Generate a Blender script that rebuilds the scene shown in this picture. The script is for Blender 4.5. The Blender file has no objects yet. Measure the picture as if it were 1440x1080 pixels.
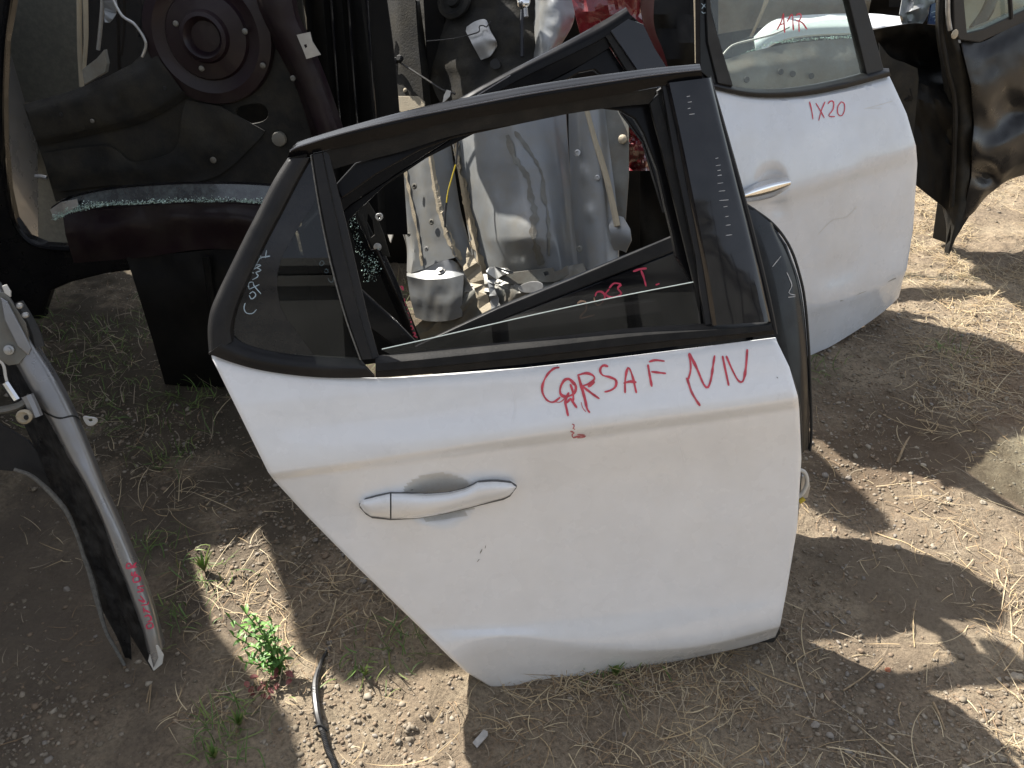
import bpy, bmesh, math, random
import numpy as np
from mathutils import Vector, noise
from mathutils.bvhtree import BVHTree

random.seed(7); rng = np.random.default_rng(7)
scene = bpy.context.scene
COL = scene.collection

# ------------------------------------------------------------------ camera
PITCH = math.radians(35.0); FPX = 1175.0; CAM = Vector((0, 0, 1.6))
cd = bpy.data.cameras.new('camera'); cam = bpy.data.objects.new('camera', cd); COL.objects.link(cam)
cam.location = CAM; cam.rotation_euler = (math.radians(90) - PITCH, 0, 0)
cd.sensor_width = 36; cd.lens = 36 * FPX / 1440; cd.clip_start = .02; cd.clip_end = 500
scene.camera = cam

# ------------------------------------------------------------------ sky, sun, exposure
SUN = Vector((-.74, .70, 1.0)).normalized()
w = bpy.data.worlds.new('World'); scene.world = w; w.use_nodes = True
nt = w.node_tree; nt.nodes.clear()
sky = nt.nodes.new('ShaderNodeTexSky'); sky.sky_type = 'NISHITA'; sky.sun_disc = False
sky.sun_elevation = math.asin(SUN.z); sky.sun_rotation = math.atan2(SUN.x, SUN.y)
sky.altitude = 300; sky.dust_density = 2.0
bg = nt.nodes.new('ShaderNodeBackground'); bg.inputs[1].default_value = .10
wo = nt.nodes.new('ShaderNodeOutputWorld')
hs = nt.nodes.new('ShaderNodeHueSaturation'); hs.inputs['Saturation'].default_value = .42
nt.links.new(sky.outputs[0], hs.inputs['Color']); nt.links.new(hs.outputs[0], bg.inputs[0]); nt.links.new(bg.outputs[0], wo.inputs[0])
sd = bpy.data.lights.new('sun', 'SUN'); sd.energy = 4.8; sd.angle = math.radians(.53); sd.color = (1, .95, .87)
so = bpy.data.objects.new('sun', sd); COL.objects.link(so)
so.rotation_euler = SUN.to_track_quat('Z', 'Y').to_euler()
scene.view_settings.view_transform = 'Standard'; scene.view_settings.look = 'None'
scene.view_settings.exposure = 1.38; scene.view_settings.gamma = 1
scene.view_settings.use_curve_mapping = False
scene.cycles.max_bounces = 8; scene.cycles.transparent_max_bounces = 16
scene.cycles.caustics_reflective = False; scene.cycles.caustics_refractive = False

# ------------------------------------------------------------------ geometry of sight (used to measure where things stand)
CF = Vector((0, math.cos(PITCH), -math.sin(PITCH))); CU = Vector((0, math.sin(PITCH), math.cos(PITCH))); CR = Vector((1, 0, 0))
def sight(px, py):
    return (CF + CR * ((px - 720) / FPX) + CU * ((540 - py) / FPX))
def on_ground(px, py, z=0.0):
    d = sight(px, py); t = (z - CAM.z) / d.z
    return CAM + d * t

class Plane:
    """A leaning plane that a sheet part stands in; w is metres in front of it."""
    def __init__(s, p0, yaw=0, lean=0, fold=None):
        y, l = math.radians(yaw), math.radians(lean)
        s.p0 = Vector(p0); s.ex = Vector((math.cos(y), math.sin(y), 0))
        bk = Vector((-math.sin(y), math.cos(y), 0))
        s.ey = Vector((0, 0, 1)) * math.cos(l) + bk * math.sin(l)
        s.n = -bk * math.cos(l) + Vector((0, 0, 1)) * math.sin(l)
        s.fold = fold
    def base(s, P):
        if not s.fold: return 0
        b = (P - s.p0).dot(s.ey) - s.fold[0]
        return -b * math.tan(math.radians(s.fold[1])) if b > 0 else 0
    def at(s, px, py, w=0.0):
        d = sight(px, py); dn = d.dot(s.n); c = (CAM - s.p0).dot(s.n)
        bs = 0
        for _ in range(6 if s.fold else 1):
            P = CAM + d * ((w + bs - c) / dn)
            if s.fold: bs = s.base(P)
        return P

# ------------------------------------------------------------------ materials
def mat(name, col, rough=.5, metal=0, coat=0, var=.12, vscale=6, dirt=None, dirt_amt=.0, dscale=9, bump=0, bscale=120,
        rvar=.1, spec=.5, alpha=1, coat_rough=.05):
    m = bpy.data.materials.new(name); m.use_nodes = True
    t = m.node_tree; b = t.nodes['Principled BSDF']; L = t.links.new
    tc = t.nodes.new('ShaderNodeNewGeometry')
    n1 = t.nodes.new('ShaderNodeTexNoise'); n1.inputs['Scale'].default_value = vscale; n1.inputs['Detail'].default_value = 6
    L(tc.outputs['Position'], n1.inputs['Vector'])
    r = t.nodes.new('ShaderNodeValToRGB'); c = col
    r.color_ramp.elements[0].position = .3; r.color_ramp.elements[1].position = .7
    r.color_ramp.elements[0].color = (c[0]*(1-var), c[1]*(1-var), c[2]*(1-var), 1)
    r.color_ramp.elements[1].color = (min(1, c[0]*(1+var)), min(1, c[1]*(1+var)), min(1, c[2]*(1+var)), 1)
    L(n1.outputs[0], r.inputs[0]); cout = r.outputs[0]
    if dirt:
        n2 = t.nodes.new('ShaderNodeTexNoise'); n2.inputs['Scale'].default_value = dscale; n2.inputs['Detail'].default_value = 10
        n2.inputs['Roughness'].default_value = .7
        L(tc.outputs['Position'], n2.inputs['Vector'])
        mr = t.nodes.new('ShaderNodeMapRange'); mr.inputs[1].default_value = .42; mr.inputs[2].default_value = .72
        mr.inputs[4].default_value = dirt_amt
        L(n2.outputs[0], mr.inputs[0])
        mx = t.nodes.new('ShaderNodeMix'); mx.data_type = 'RGBA'
        L(mr.outputs[0], mx.inputs[0]); L(cout, mx.inputs[6]); mx.inputs[7].default_value = (*dirt, 1); cout = mx.outputs[2]
    L(cout, b.inputs['Base Color'])
    if rvar:
        n3 = t.nodes.new('ShaderNodeTexNoise'); n3.inputs['Scale'].default_value = 14; n3.inputs['Detail'].default_value = 8
        L(tc.outputs['Position'], n3.inputs['Vector'])
        m3 = t.nodes.new('ShaderNodeMapRange'); m3.inputs[3].default_value = max(.02, rough - rvar); m3.inputs[4].default_value = min(1, rough + rvar)
        m3.inputs[1].default_value = .3; m3.inputs[2].default_value = .7
        L(n3.outputs[0], m3.inputs[0]); L(m3.outputs[0], b.inputs['Roughness'])
    else: b.inputs['Roughness'].default_value = rough
    b.inputs['Metallic'].default_value = metal; b.inputs['Coat Weight'].default_value = coat
    b.inputs['Coat Roughness'].default_value = coat_rough
    b.inputs['Specular IOR Level'].default_value = spec
    b.inputs['Alpha'].default_value = alpha
    if bump:
        n4 = t.nodes.new('ShaderNodeTexNoise'); n4.inputs['Scale'].default_value = bscale; n4.inputs['Detail'].default_value = 5
        L(tc.outputs['Position'], n4.inputs['Vector'])
        bp = t.nodes.new('ShaderNodeBump'); bp.inputs['Strength'].default_value = bump; bp.inputs['Distance'].default_value = .002
        L(n4.outputs[0], bp.inputs['Height']); L(bp.outputs[0], b.inputs['Normal'])
    return m

def glass(name, tint, frost=0.0, ior=1.5, rough=0.0, dust=.0):
    m = bpy.data.materials.new(name); m.use_nodes = True
    t = m.node_tree; t.nodes.clear(); L = t.links.new
    tr = t.nodes.new('ShaderNodeBsdfTransparent'); tr.inputs[0].default_value = (*tint, 1)
    gl = t.nodes.new('ShaderNodeBsdfGlossy'); gl.inputs['Roughness'].default_value = rough
    fr = t.nodes.new('ShaderNodeFresnel'); fr.inputs[0].default_value = ior
    ng = t.nodes.new('ShaderNodeNewGeometry'); iv = t.nodes.new('ShaderNodeMath'); iv.operation = 'SUBTRACT'; iv.inputs[0].default_value = 1; L(ng.outputs['Backfacing'], iv.inputs[1])
    fm_ = t.nodes.new('ShaderNodeMath'); fm_.operation = 'MULTIPLY'; L(fr.outputs[0], fm_.inputs[0]); L(iv.outputs[0], fm_.inputs[1])
    mx = t.nodes.new('ShaderNodeMixShader'); L(fm_.outputs[0], mx.inputs[0]); L(tr.outputs[0], mx.inputs[1]); L(gl.outputs[0], mx.inputs[2])
    df = t.nodes.new('ShaderNodeBsdfDiffuse'); df.inputs[0].default_value = (.55, .6, .58, 1)
    nz = t.nodes.new('ShaderNodeTexNoise'); nz.inputs['Scale'].default_value = 7; nz.inputs['Detail'].default_value = 9
    g = t.nodes.new('ShaderNodeNewGeometry'); L(g.outputs['Position'], nz.inputs['Vector'])
    mr = t.nodes.new('ShaderNodeMapRange'); mr.inputs[1].default_value = .35; mr.inputs[2].default_value = .75
    mr.inputs[3].default_value = frost; mr.inputs[4].default_value = frost + dust
    L(nz.outputs[0], mr.inputs[0])
    m2 = t.nodes.new('ShaderNodeMixShader'); L(mr.outputs[0], m2.inputs[0]); L(mx.outputs[0], m2.inputs[1]); L(df.outputs[0], m2.inputs[2])
    o = t.nodes.new('ShaderNodeOutputMaterial'); L(m2.outputs[0], o.inputs[0])
    return m

M = {}
DUST = (.20, .18, .15)
M['white'] = mat('white_paint', (.84, .85, .86), .28, coat=1, coat_rough=.04, var=.015, dirt=(.5, .48, .44), dirt_amt=.16, dscale=11, rvar=.08)
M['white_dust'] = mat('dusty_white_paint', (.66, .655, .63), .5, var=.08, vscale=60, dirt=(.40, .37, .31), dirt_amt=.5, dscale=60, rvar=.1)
M['silverwhite'] = mat('silver_white_paint', (.66, .69, .73), .3, metal=.0, coat=.8, var=.03, dirt=(.45, .42, .36), dirt_amt=.3, dscale=4, rvar=.08)
M['gasket'] = mat('grey_gasket', (.10, .10, .10), .6)
M['sheen_band'] = mat('cracked_glass_sheen', (.012, .014, .015), .15, coat=1, var=.4, vscale=30, dirt=(.26, .32, .31), dirt_amt=.28, dscale=28)  # pale mottling put in for streaky sheen on the band
M['grey_reflection'] = mat('painted_reflection', (.24, .235, .22), .5, var=.2, dirt=(.35, .33, .28), dirt_amt=.5)  # grey tone of a faint reflection
M['rail_highlight'] = mat('pale_highlight', (.10, .10, .11), .3, coat=.5, var=.1)  # paler tone for the highlight lines on the rails
M['grime_black'] = mat('grimy_black', (.008, .008, .009), .35, spec=.3, var=.3, dirt=(.12, .12, .115), dirt_amt=.45, dscale=26, bump=.4, bscale=80)
M['gap'] = mat('dark_gap', (.012, .012, .012), .7, var=.1)
M['gloss'] = mat('gloss_black', (.006, .006, .008), .10, coat=.5, spec=.3, var=.1, dirt=(.10, .09, .08), dirt_amt=.04, dscale=30, rvar=.05)
M['gloss_scr'] = mat('scratched_gloss_black', (.005, .005, .007), .14, coat=.55, spec=.25, var=.1, dirt=(.14, .13, .13), dirt_amt=.06, dscale=24, rvar=.08)
M['satin'] = mat('satin_black', (.005, .005, .006), .25, coat=.02, spec=.14, var=.12, dirt=DUST, dirt_amt=.015, dscale=18)
M['plastic'] = mat('matte_black_plastic', (.015, .015, .016), .42, spec=.22, var=.15, dirt=DUST, dirt_amt=.06, dscale=14, bump=.2, bscale=600)
M['rubber'] = mat('dusty_rubber', (.010, .010, .010), .55, spec=.2, var=.2, dirt=DUST, dirt_amt=.06, dscale=30, bump=.3, bscale=300)
M['darkrubber'] = mat('black_rubber', (.012, .012, .012), .6, var=.2, dirt=DUST, dirt_amt=.08, dscale=20)
M['navy'] = mat('blue_black_paint', (.004, .006, .010), .2, coat=.2, spec=.25, var=.15, dirt=DUST, dirt_amt=.03, dscale=10)
M['black_paint'] = mat('black_paint', (.006, .006, .007), .32, coat=.0, spec=.3, var=.15, dirt=DUST, dirt_amt=.05, dscale=8)
M['black_dull'] = mat('dull_black', (.004, .004, .004), .6, spec=.2, var=.3, dirt=(.03, .026, .02), dirt_amt=.25, dscale=8)
M['maroon'] = mat('maroon_paint', (.012, .005, .008), .45, coat=.08, spec=.3, var=.25, vscale=9, dirt=(.05, .042, .03), dirt_amt=.4, dscale=7, bump=.15, bscale=80)
M['underseal'] = mat('underseal_grey', (.020, .0195, .018), .75, spec=.2, var=.3, vscale=10, dirt=(.07, .06, .04), dirt_amt=.5, dscale=9, bump=.5, bscale=160)
M['grey'] = mat('grey_body_paint', (.25, .262, .268), .38, metal=.25, coat=.15, var=.12, vscale=7, dirt=(.26, .22, .15), dirt_amt=.5, dscale=9, bump=.08, bscale=60)
M['grey_dk'] = mat('grimy_grey_metal', (.17, .17, .15), .5, metal=.15, var=.25, vscale=12, dirt=(.14, .11, .075), dirt_amt=.8, dscale=14, bump=.3, bscale=90)
M['seal'] = mat('beige_sealant', (.42, .36, .26), .7, var=.2, vscale=30, dirt=(.2, .16, .1), dirt_amt=.5, dscale=30, bump=.5, bscale=200)
M['seal_grey'] = mat('crumbly_grey_sealer', (.16, .155, .14), .8, var=.3, vscale=120, bump=.8, bscale=300)
M['silver'] = mat('silver_paint', (.24, .24, .245), .32, metal=.5, coat=.6, var=.06, dirt=(.22, .19, .14), dirt_amt=.3, dscale=8)
M['zinc'] = mat('zinc_metal', (.42, .42, .41), .35, metal=.6, var=.15, vscale=40, dirt=(.3, .25, .18), dirt_amt=.3, dscale=30)
M['chrome'] = mat('chrome', (.80, .80, .80), .08, metal=1, var=.02, rvar=.03)
M['red'] = mat('red_paint', (.16, .008, .014), .3, coat=.8, var=.2, vscale=9, dirt=(.12, .05, .04), dirt_amt=.3, dscale=7)
M['darkred'] = mat('dark_red_metal', (.10, .018, .022), .45, coat=.2, var=.3, vscale=9, dirt=(.12, .08, .06), dirt_amt=.5, dscale=8)
M['blue'] = mat('blue_paint', (.012, .035, .11), .3, coat=.6, var=.15)
M['board'] = mat('grey_board', (.13, .13, .11), .85, var=.10, vscale=5, dirt=(.26, .25, .2), dirt_amt=.4, dscale=50, bump=.3, bscale=200)
M['marker'] = mat('red_marker', (.60, .07, .10), .5, var=.25, vscale=90, rvar=0)
M['marker_fade'] = mat('faded_red_marker', (.55, .12, .13), .6, var=.3, vscale=120, rvar=0, alpha=.75)
M['marker_bright'] = mat('pink_red_marker', (.62, .05, .11), .5, var=.25, vscale=90, rvar=0)
M['marker_tan'] = mat('tan_marker', (.45, .28, .18), .6, var=.25, vscale=90, rvar=0)
M['marker_white'] = mat('pale_blue_marker', (.38, .48, .55), .6, var=.25, vscale=90, rvar=0)
M['faint'] = mat('faint_scratch', (.88, .88, .88), .5, var=.05)
M['chipgrey'] = mat('chip_grey', (.22, .21, .2), .6)
M['scratch'] = mat('pale_scratch', (.45, .45, .45), .6, var=.3, vscale=90, rvar=0)
M['tint'] = glass('privacy_glass', (.40, .40, .42), 0, 1.5, 0, .008)
M['clear'] = glass('clear_glass', (.78, .86, .82), .02, 1.5, 0, .06)
M['hazy'] = glass('dusty_glass', (.86, .90, .88), .015, 1.5, 0, .07)
M['darkglass'] = glass('smoked_glass', (.38, .40, .40), 0.0, 1.5, 0, .012)
M['shard'] = mat('glass_crumbs', (.50, .66, .58), .2, coat=1, var=.3, vscale=90, spec=.8)
M['edge'] = mat('glass_edge', (.55, .62, .60), .3, var=.1)
M['frit'] = mat('black_glass_border', (.008, .008, .010), .14, coat=.2, spec=.3, var=.2, dirt=(.16, .14, .11), dirt_amt=.09, dscale=22)
M['yellow'] = mat('yellow_plastic', (.6, .45, .04), .5)
M['whiteplastic'] = mat('white_plastic', (.62, .60, .55), .5, dirt=(.3, .26, .2), dirt_amt=.3)
M['cable'] = mat('black_cable', (.015, .015, .016), .45, dirt=DUST, dirt_amt=.25, dscale=40)
M['twig'] = mat('dry_twig', (.30, .22, .13), .8, var=.25, vscale=60)

# ------------------------------------------------------------------ object helpers
def thing(name, label, cat, loc=(0, 0, 0), group=None):
    o = bpy.data.objects.new(name, None); COL.objects.link(o)
    o.empty_display_size = .1; o.location = loc; o['label'] = label; o['category'] = cat
    if group: o['group'] = group
    return o

def world_of(o):
    v = Vector(o.location); p = o.parent
    while p: v += Vector(p.location); p = p.parent
    return v

def mesh_obj(name, verts, faces, m, parent=None, smooth=True, angle=35, bevel=0, kind=None, mats=None, fmat=None):
    off = world_of(parent) if parent else Vector((0, 0, 0))
    me = bpy.data.meshes.new(name)
    me.from_pydata([tuple(Vector(v) - off) for v in verts], [], faces)
    for x in (mats or [m]): me.materials.append(x)
    if fmat:
        for p, i in zip(me.polygons, fmat): p.material_index = i
    me.update()
    if smooth:
        me.polygons.foreach_set('use_smooth', [True] * len(me.polygons))
        me.set_sharp_from_angle(angle=math.radians(angle))
    o = bpy.data.objects.new(name, me); COL.objects.link(o)
    if parent: o.parent = parent
    if bevel:
        b = o.modifiers.new('bevel', 'BEVEL'); b.width = bevel; b.segments = 2; b.limit_method = 'ANGLE'; b.angle_limit = math.radians(40)
    if kind: o['kind'] = kind
    return o

def spline(pts, n, closed=False, sharp=False):
    """n+1 points along a Catmull-Rom curve through pts, evenly spaced."""
    P = [np.array(p, float) for p in pts]
    if len(P) == 2 or sharp: dense = P if not closed else P + [P[0]]
    else:
        dense = []; k = len(P)
        segs = k if closed else k - 1
        for i in range(segs):
            p0 = P[(i-1) % k] if closed else P[max(i-1, 0)]; p1 = P[i % k]; p2 = P[(i+1) % k]
            p3 = P[(i+2) % k] if closed else P[min(i+2, k-1)]
            for s in range(10):
                t = s / 10
                dense.append(.5*((2*p1)+(-p0+p2)*t+(2*p0-5*p1+4*p2-p3)*t*t+(-p0+3*p1-3*p2+p3)*t**3))
        dense.append(P[0] if closed else P[-1])
    D = np.array(dense); s = np.r_[0, np.cumsum(np.linalg.norm(np.diff(D, axis=0), axis=1))]
    q = np.linspace(0, s[-1], n+1)
    out = np.stack([np.interp(q, s, D[:, j]) for j in range(D.shape[1])], 1)
    return out[:-1] if closed else out

def loft(parent, name, pl, curves, ws, m, n=40, sub=6, thick=.004, wfun=None, sharp=False, straight=False, kind=None, angle=40, roll=0, label=None):
    """A sheet through several traced curves, each at its own height w above the plane; closed with a back face."""
    rows = [spline(c, n, sharp=straight) for c in curves]
    subs = sub if isinstance(sub, (list, tuple)) else [sub] * (len(rows) - 1)
    R = []; Wr = []
    k = len(rows)
    for i in range(k - 1):
        for s in range(subs[i]):
            t = s / subs[i]
            R.append(rows[i]*(1-t) + rows[i+1]*t)
            if sharp: Wr.append(np.array(ws[i])*(1-t) + np.array(ws[i+1])*t)
            else:
                w0, w1, w2, w3 = ws[max(i-1, 0)], ws[i], ws[i+1], ws[min(i+2, k-1)]
                w0, w1, w2, w3 = map(np.array, (w0, w1, w2, w3))
                Wr.append(.5*((2*w1)+(-w0+w2)*t+(2*w0-5*w1+4*w2-w3)*t*t+(-w0+3*w1-3*w2+w3)*t**3))
    R.append(rows[-1]); Wr.append(np.array(ws[-1]))
    nr = len(R); nc = n + 1; F = []; B = []
    for i in range(nr):
        for j in range(nc):
            x, y = R[i][j]; wr = Wr[i]
            wv = float(wr if wr.ndim == 0 else np.interp(j / n, np.linspace(0, 1, len(wr)), wr))
            if wfun: wv += wfun(x, y)
            if roll:
                e = min(j, n-j) ; e2 = nr-1-i
                for q in (e, e2):
                    if q < 2: wv -= roll * (1 - q/2)**2
            p = pl.at(x, y, wv); F.append(p); B.append(p - pl.n * thick)
    V = F + B; N = nr*nc; faces = []
    for i in range(nr-1):
        for j in range(nc-1):
            a, b, c, d = i*nc+j, i*nc+j+1, (i+1)*nc+j+1, (i+1)*nc+j
            faces.append((a, d, c, b)); faces.append((a+N, b+N, c+N, d+N))
    for j in range(nc-1):
        a, b = j, j+1; faces.append((a, b, b+N, a+N))
        a, b = (nr-1)*nc+j, (nr-1)*nc+j+1; faces.append((b, a, a+N, b+N))
    for i in range(nr-1):
        a, b = i*nc, (i+1)*nc; faces.append((b, a, a+N, b+N))
        a, b = i*nc+nc-1, (i+1)*nc+nc-1; faces.append((a, b, b+N, a+N))
    o = mesh_obj(name, V, faces, m, parent, angle=angle, kind=kind)
    if label: o['label'] = label
    return o

def slab(parent, name, pl, outline, w, thick, m, holes=(), bevel=.0015, smooth_outline=0, kind=None, wfun=None, label=None, hole_smooth=0, res=0):
    """A flat piece cut to an outline, with holes, given its thickness."""
    loops = [spline(outline, smooth_outline, closed=True) if smooth_outline else outline]
    for h in holes: loops.append(spline(h, hole_smooth, closed=True) if hole_smooth else h)
    bm = bmesh.new(); edges = []
    for lp in loops:
        vs = [bm.verts.new(pl.at(x, y, w + (wfun(x, y) if wfun else 0))) for x, y in lp]
        for a, b in zip(vs, vs[1:] + vs[:1]): edges.append(bm.edges.new((a, b)))
    bmesh.ops.triangle_fill(bm, use_beauty=True, use_dissolve=False, edges=edges, normal=pl.n)
    bm.normal_update()
    for f in bm.faces:
        if f.normal.dot(pl.n) < 0: f.normal_flip()
    ext = bmesh.ops.extrude_face_region(bm, geom=bm.faces[:])
    for v in [g for g in ext['geom'] if isinstance(g, bmesh.types.BMVert)]: v.co += pl.n * thick
    for v in bm.verts: v.co -= pl.n * thick
    bmesh.ops.recalc_face_normals(bm, faces=bm.faces[:])
    off = world_of(parent) if parent else Vector((0, 0, 0))
    for v in bm.verts: v.co -= off
    me = bpy.data.meshes.new(name); bm.to_mesh(me); bm.free(); me.materials.append(m)
    o = bpy.data.objects.new(name, me); COL.objects.link(o); o.parent = parent
    if bevel:
        b = o.modifiers.new('bevel', 'BEVEL'); b.width = bevel; b.segments = 2; b.limit_method = 'ANGLE'; b.angle_limit = math.radians(50)
    if kind: o['kind'] = kind
    if label: o['label'] = label
    return o

def tube(parent, name, pts, r, m, n=40, sides=8, ridges=0, smooth=True, kind=None, flat=1.0):
    P = spline([tuple(p) for p in pts], n); P = [Vector(p) for p in P]
    V = []; faces = []; up = Vector((.13, .2, .97)).normalized()
    for i, p in enumerate(P):
        t = (P[min(i+1, n)] - P[max(i-1, 0)]).normalized()
        a = t.cross(up); a = a.normalized() if a.length > 1e-4 else Vector((1, 0, 0)); b = a.cross(t)
        rr = r if not isinstance(r, (list, tuple)) else float(np.interp(i/n, np.linspace(0, 1, len(r)), r))
        if ridges: rr *= 1.12 if i % 2 else .88
        for k in range(sides):
            q = 2*math.pi*k/sides; V.append(p + a*math.cos(q)*rr + b*math.sin(q)*rr*flat)
    for i in range(n):
        for k in range(sides):
            k2 = (k+1) % sides; faces.append((i*sides+k, i*sides+k2, (i+1)*sides+k2, (i+1)*sides+k))
    faces.append(tuple(range(sides))[::-1]); faces.append(tuple(n*sides+k for k in range(sides)))
    return mesh_obj(name, V, faces, m, parent, smooth=smooth, kind=kind)

def ptube(parent, name, pl, pts, r, m, w=0.0, **k):
    return tube(parent, name, [pl.at(p[0], p[1], p[2] if len(p) > 2 else w) for p in pts], r, m, **k)

def disc(parent, name, c, nrm, rings, m, sides=28, label=None):
    """A turned piece: rings of (radius, height) about an axis."""
    nrm = nrm.normalized(); a = nrm.orthogonal().normalized(); b = nrm.cross(a); V = []; faces = []
    for (r, h) in rings:
        for k in range(sides):
            q = 2*math.pi*k/sides; V.append(c + a*math.cos(q)*r + b*math.sin(q)*r + nrm*h)
    for i in range(len(rings)-1):
        for k in range(sides):
            k2 = (k+1) % sides; faces.append((i*sides+k, i*sides+k2, (i+1)*sides+k2, (i+1)*sides+k))
    faces.append(tuple((len(rings)-1)*sides+k for k in range(sides))); faces.append(tuple(range(sides))[::-1])
    o = mesh_obj(name, V, faces, m, parent, angle=30)
    if label: o['label'] = label
    return o

def strokes(parent, name, target, lines, width, m, lift=.0012, label=None, jitter=.25):
    """Hand writing: ribbons that lie on the surface of target."""
    off = world_of(target); me = target.data
    bv = BVHTree.FromPolygons([v.co + off for v in me.vertices], [tuple(p.vertices) for p in me.polygons])
    last = None; first = None
    for li in lines:
        L = sum(math.dist(a, b) for a, b in zip(li, li[1:])); n = max(4, int(L / 2.5)); V = []; faces = []
        S = spline(li, n); k0 = random.random()*50
        for i, (x, y) in enumerate(S):
            t = S[min(i+1, n)] - S[max(i-1, 0)]; t = t/(np.linalg.norm(t)+1e-9); nn = np.array((-t[1], t[0]))
            wd = width*.5*(1 + jitter*noise.noise(Vector((i*.25, k0, 0)))*2)
            if i in (0, n): wd *= .6
            for s in (-1, 0, 1):
                d = sight(x+nn[0]*wd*s, y+nn[1]*wd*s).normalized(); h = bv.ray_cast(CAM, d)
                if h[0] is not None:
                    nm = h[1] if h[1].dot(d) < 0 else -h[1]; p = h[0] + nm*lift; last = p
                else: p = last if last is not None else CAM + d*2
                V.append(p)
        for i in range(n):
            for s in (0, 1):
                a = i*3 + s; faces.append((a, a+1, a+4, a+3))
        o = mesh_obj(name, V, faces, m, parent, smooth=False)
        if label: o['label'] = label
        first = first or o
    return first

def bump_at(cx, cy, rx, ry, h, ang=0, p=2):
    ca, sa = math.cos(math.radians(ang)), math.sin(math.radians(ang))
    def f(x, y):
        dx, dy = x-cx, y-cy; u = (dx*ca+dy*sa)/rx; v = (-dx*sa+dy*ca)/ry; d = u*u+v*v
        return h*(1-d)**p if d < 1 else 0
    return f
def crumple(amp, sc, seed=0):
    def f(x, y): return amp*noise.fractal(Vector((x*sc, y*sc, seed)), 1.0, 2.0, 4)
    return f
def addf(*fs): return lambda x, y: sum(f(x, y) for f in fs)

# ================================================================== GROUND
def lattice(seed, n=257):
    r = np.random.default_rng(seed); return r.random((n, n))
_lat = {}
def vnoise(x, y, sc, seed):
    if seed not in _lat: _lat[seed] = lattice(seed)
    g = _lat[seed]; X = x*sc + 100; Y = y*sc + 100; xi = np.floor(X).astype(int); yi = np.floor(Y).astype(int)
    fx = X-xi; fy = Y-yi; fx = fx*fx*(3-2*fx); fy = fy*fy*(3-2*fy); a = lambda i, j: g[(xi+i) % 257, (yi+j) % 257]
    return (a(0, 0)*(1-fx)+a(1, 0)*fx)*(1-fy)+(a(0, 1)*(1-fx)+a(1, 1)*fx)*fy - .5
def gheight(x, y):
    x = np.asarray(x, float); y = np.asarray(y, float)
    h = .050*vnoise(x, y, 1.3, 1) + .022*vnoise(x, y, 4, 2) + .014*vnoise(x, y, 11, 3) + .008*vnoise(x, y, 27, 4) + .005*vnoise(x, y, 60, 5)
    c = np.clip(vnoise(x, y, 32, 6)+.02, 0, 1); h = h + .022*c*np.clip(vnoise(x, y, 5, 7)*3+.3, 0, 1)
    far = np.clip((np.hypot(x, y)-6)/10, 0, 1)
    return h*(1-far) - .012
def gz(x, y): return float(gheight(np.array([x]), np.array([y]))[0])

def axis(lo, hi, step, far):
    a = list(np.arange(lo, hi, step)); s = step; v = hi
    while v < far: a.append(v); s *= 1.25; v += s
    s = step; v = lo - s; pre = []
    while v > -far: pre.append(v); s *= 1.25; v -= s
    return np.array(pre[::-1] + a)
gx = axis(-1.9, 2.9, .0105, 90); gy = axis(.55, 4.3, .0105, 90)
X, Y = np.meshgrid(gx, gy); Z = gheight(X, Y)
nv = X.size; nxx = len(gx); nyy = len(gy)
me = bpy.data.meshes.new('ground'); me.vertices.add(nv)
me.vertices.foreach_set('co', np.stack([X.ravel(), Y.ravel(), Z.ravel()], 1).astype(np.float32).ravel())
i = np.arange((nxx-1)*(nyy-1)); r_ = i//(nxx-1); c_ = i % (nxx-1); a = r_*nxx+c_
q = np.stack([a, a+1, a+1+nxx, a+nxx], 1).ravel()
me.loops.add(len(q)); me.loops.foreach_set('vertex_index', q); me.polygons.add(len(i))
me.polygons.foreach_set('loop_start', i*4); me.polygons.foreach_set('use_smooth', np.ones(len(i), bool)); me.update(); me.validate()

gm = bpy.data.materials.new('dry_soil'); gm.use_nodes = True; t = gm.node_tree; L = t.links.new; b = t.nodes['Principled BSDF']
geo = t.nodes.new('ShaderNodeNewGeometry')
def nz(sc, det=8, ro=.6):
    n_ = t.nodes.new('ShaderNodeTexNoise'); n_.inputs['Scale'].default_value = sc; n_.inputs['Detail'].default_value = det
    n_.inputs['Roughness'].default_value = ro; L(geo.outputs['Position'], n_.inputs['Vector']); return n_
def ramp(src, els):
    r = t.nodes.new('ShaderNodeValToRGB'); L(src, r.inputs[0])
    while len(r.color_ramp.elements) < len(els): r.color_ramp.elements.new(.5)
    for e, (p, c) in zip(r.color_ramp.elements, els): e.position = p; e.color = (*c, 1)
    return r
base = ramp(nz(3.2, 12, .7).outputs[0], [(.30, (.155, .125, .095)), (.47, (.25, .20, .145)), (.62, (.34, .283, .205)), (.8, (.42, .36, .27))])
fine = ramp(nz(95, 6, .7).outputs[0], [(.28, (.30, .27, .25)), (.5, (.95, .93, .90)), (.72, (1.40, 1.34, 1.25))])
mul = t.nodes.new('ShaderNodeMix'); mul.data_type = 'RGBA'; mul.blend_type = 'MULTIPLY'; mul.inputs[0].default_value = .8
L(base.outputs[0], mul.inputs[6]); L(fine.outputs[0], mul.inputs[7])
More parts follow.
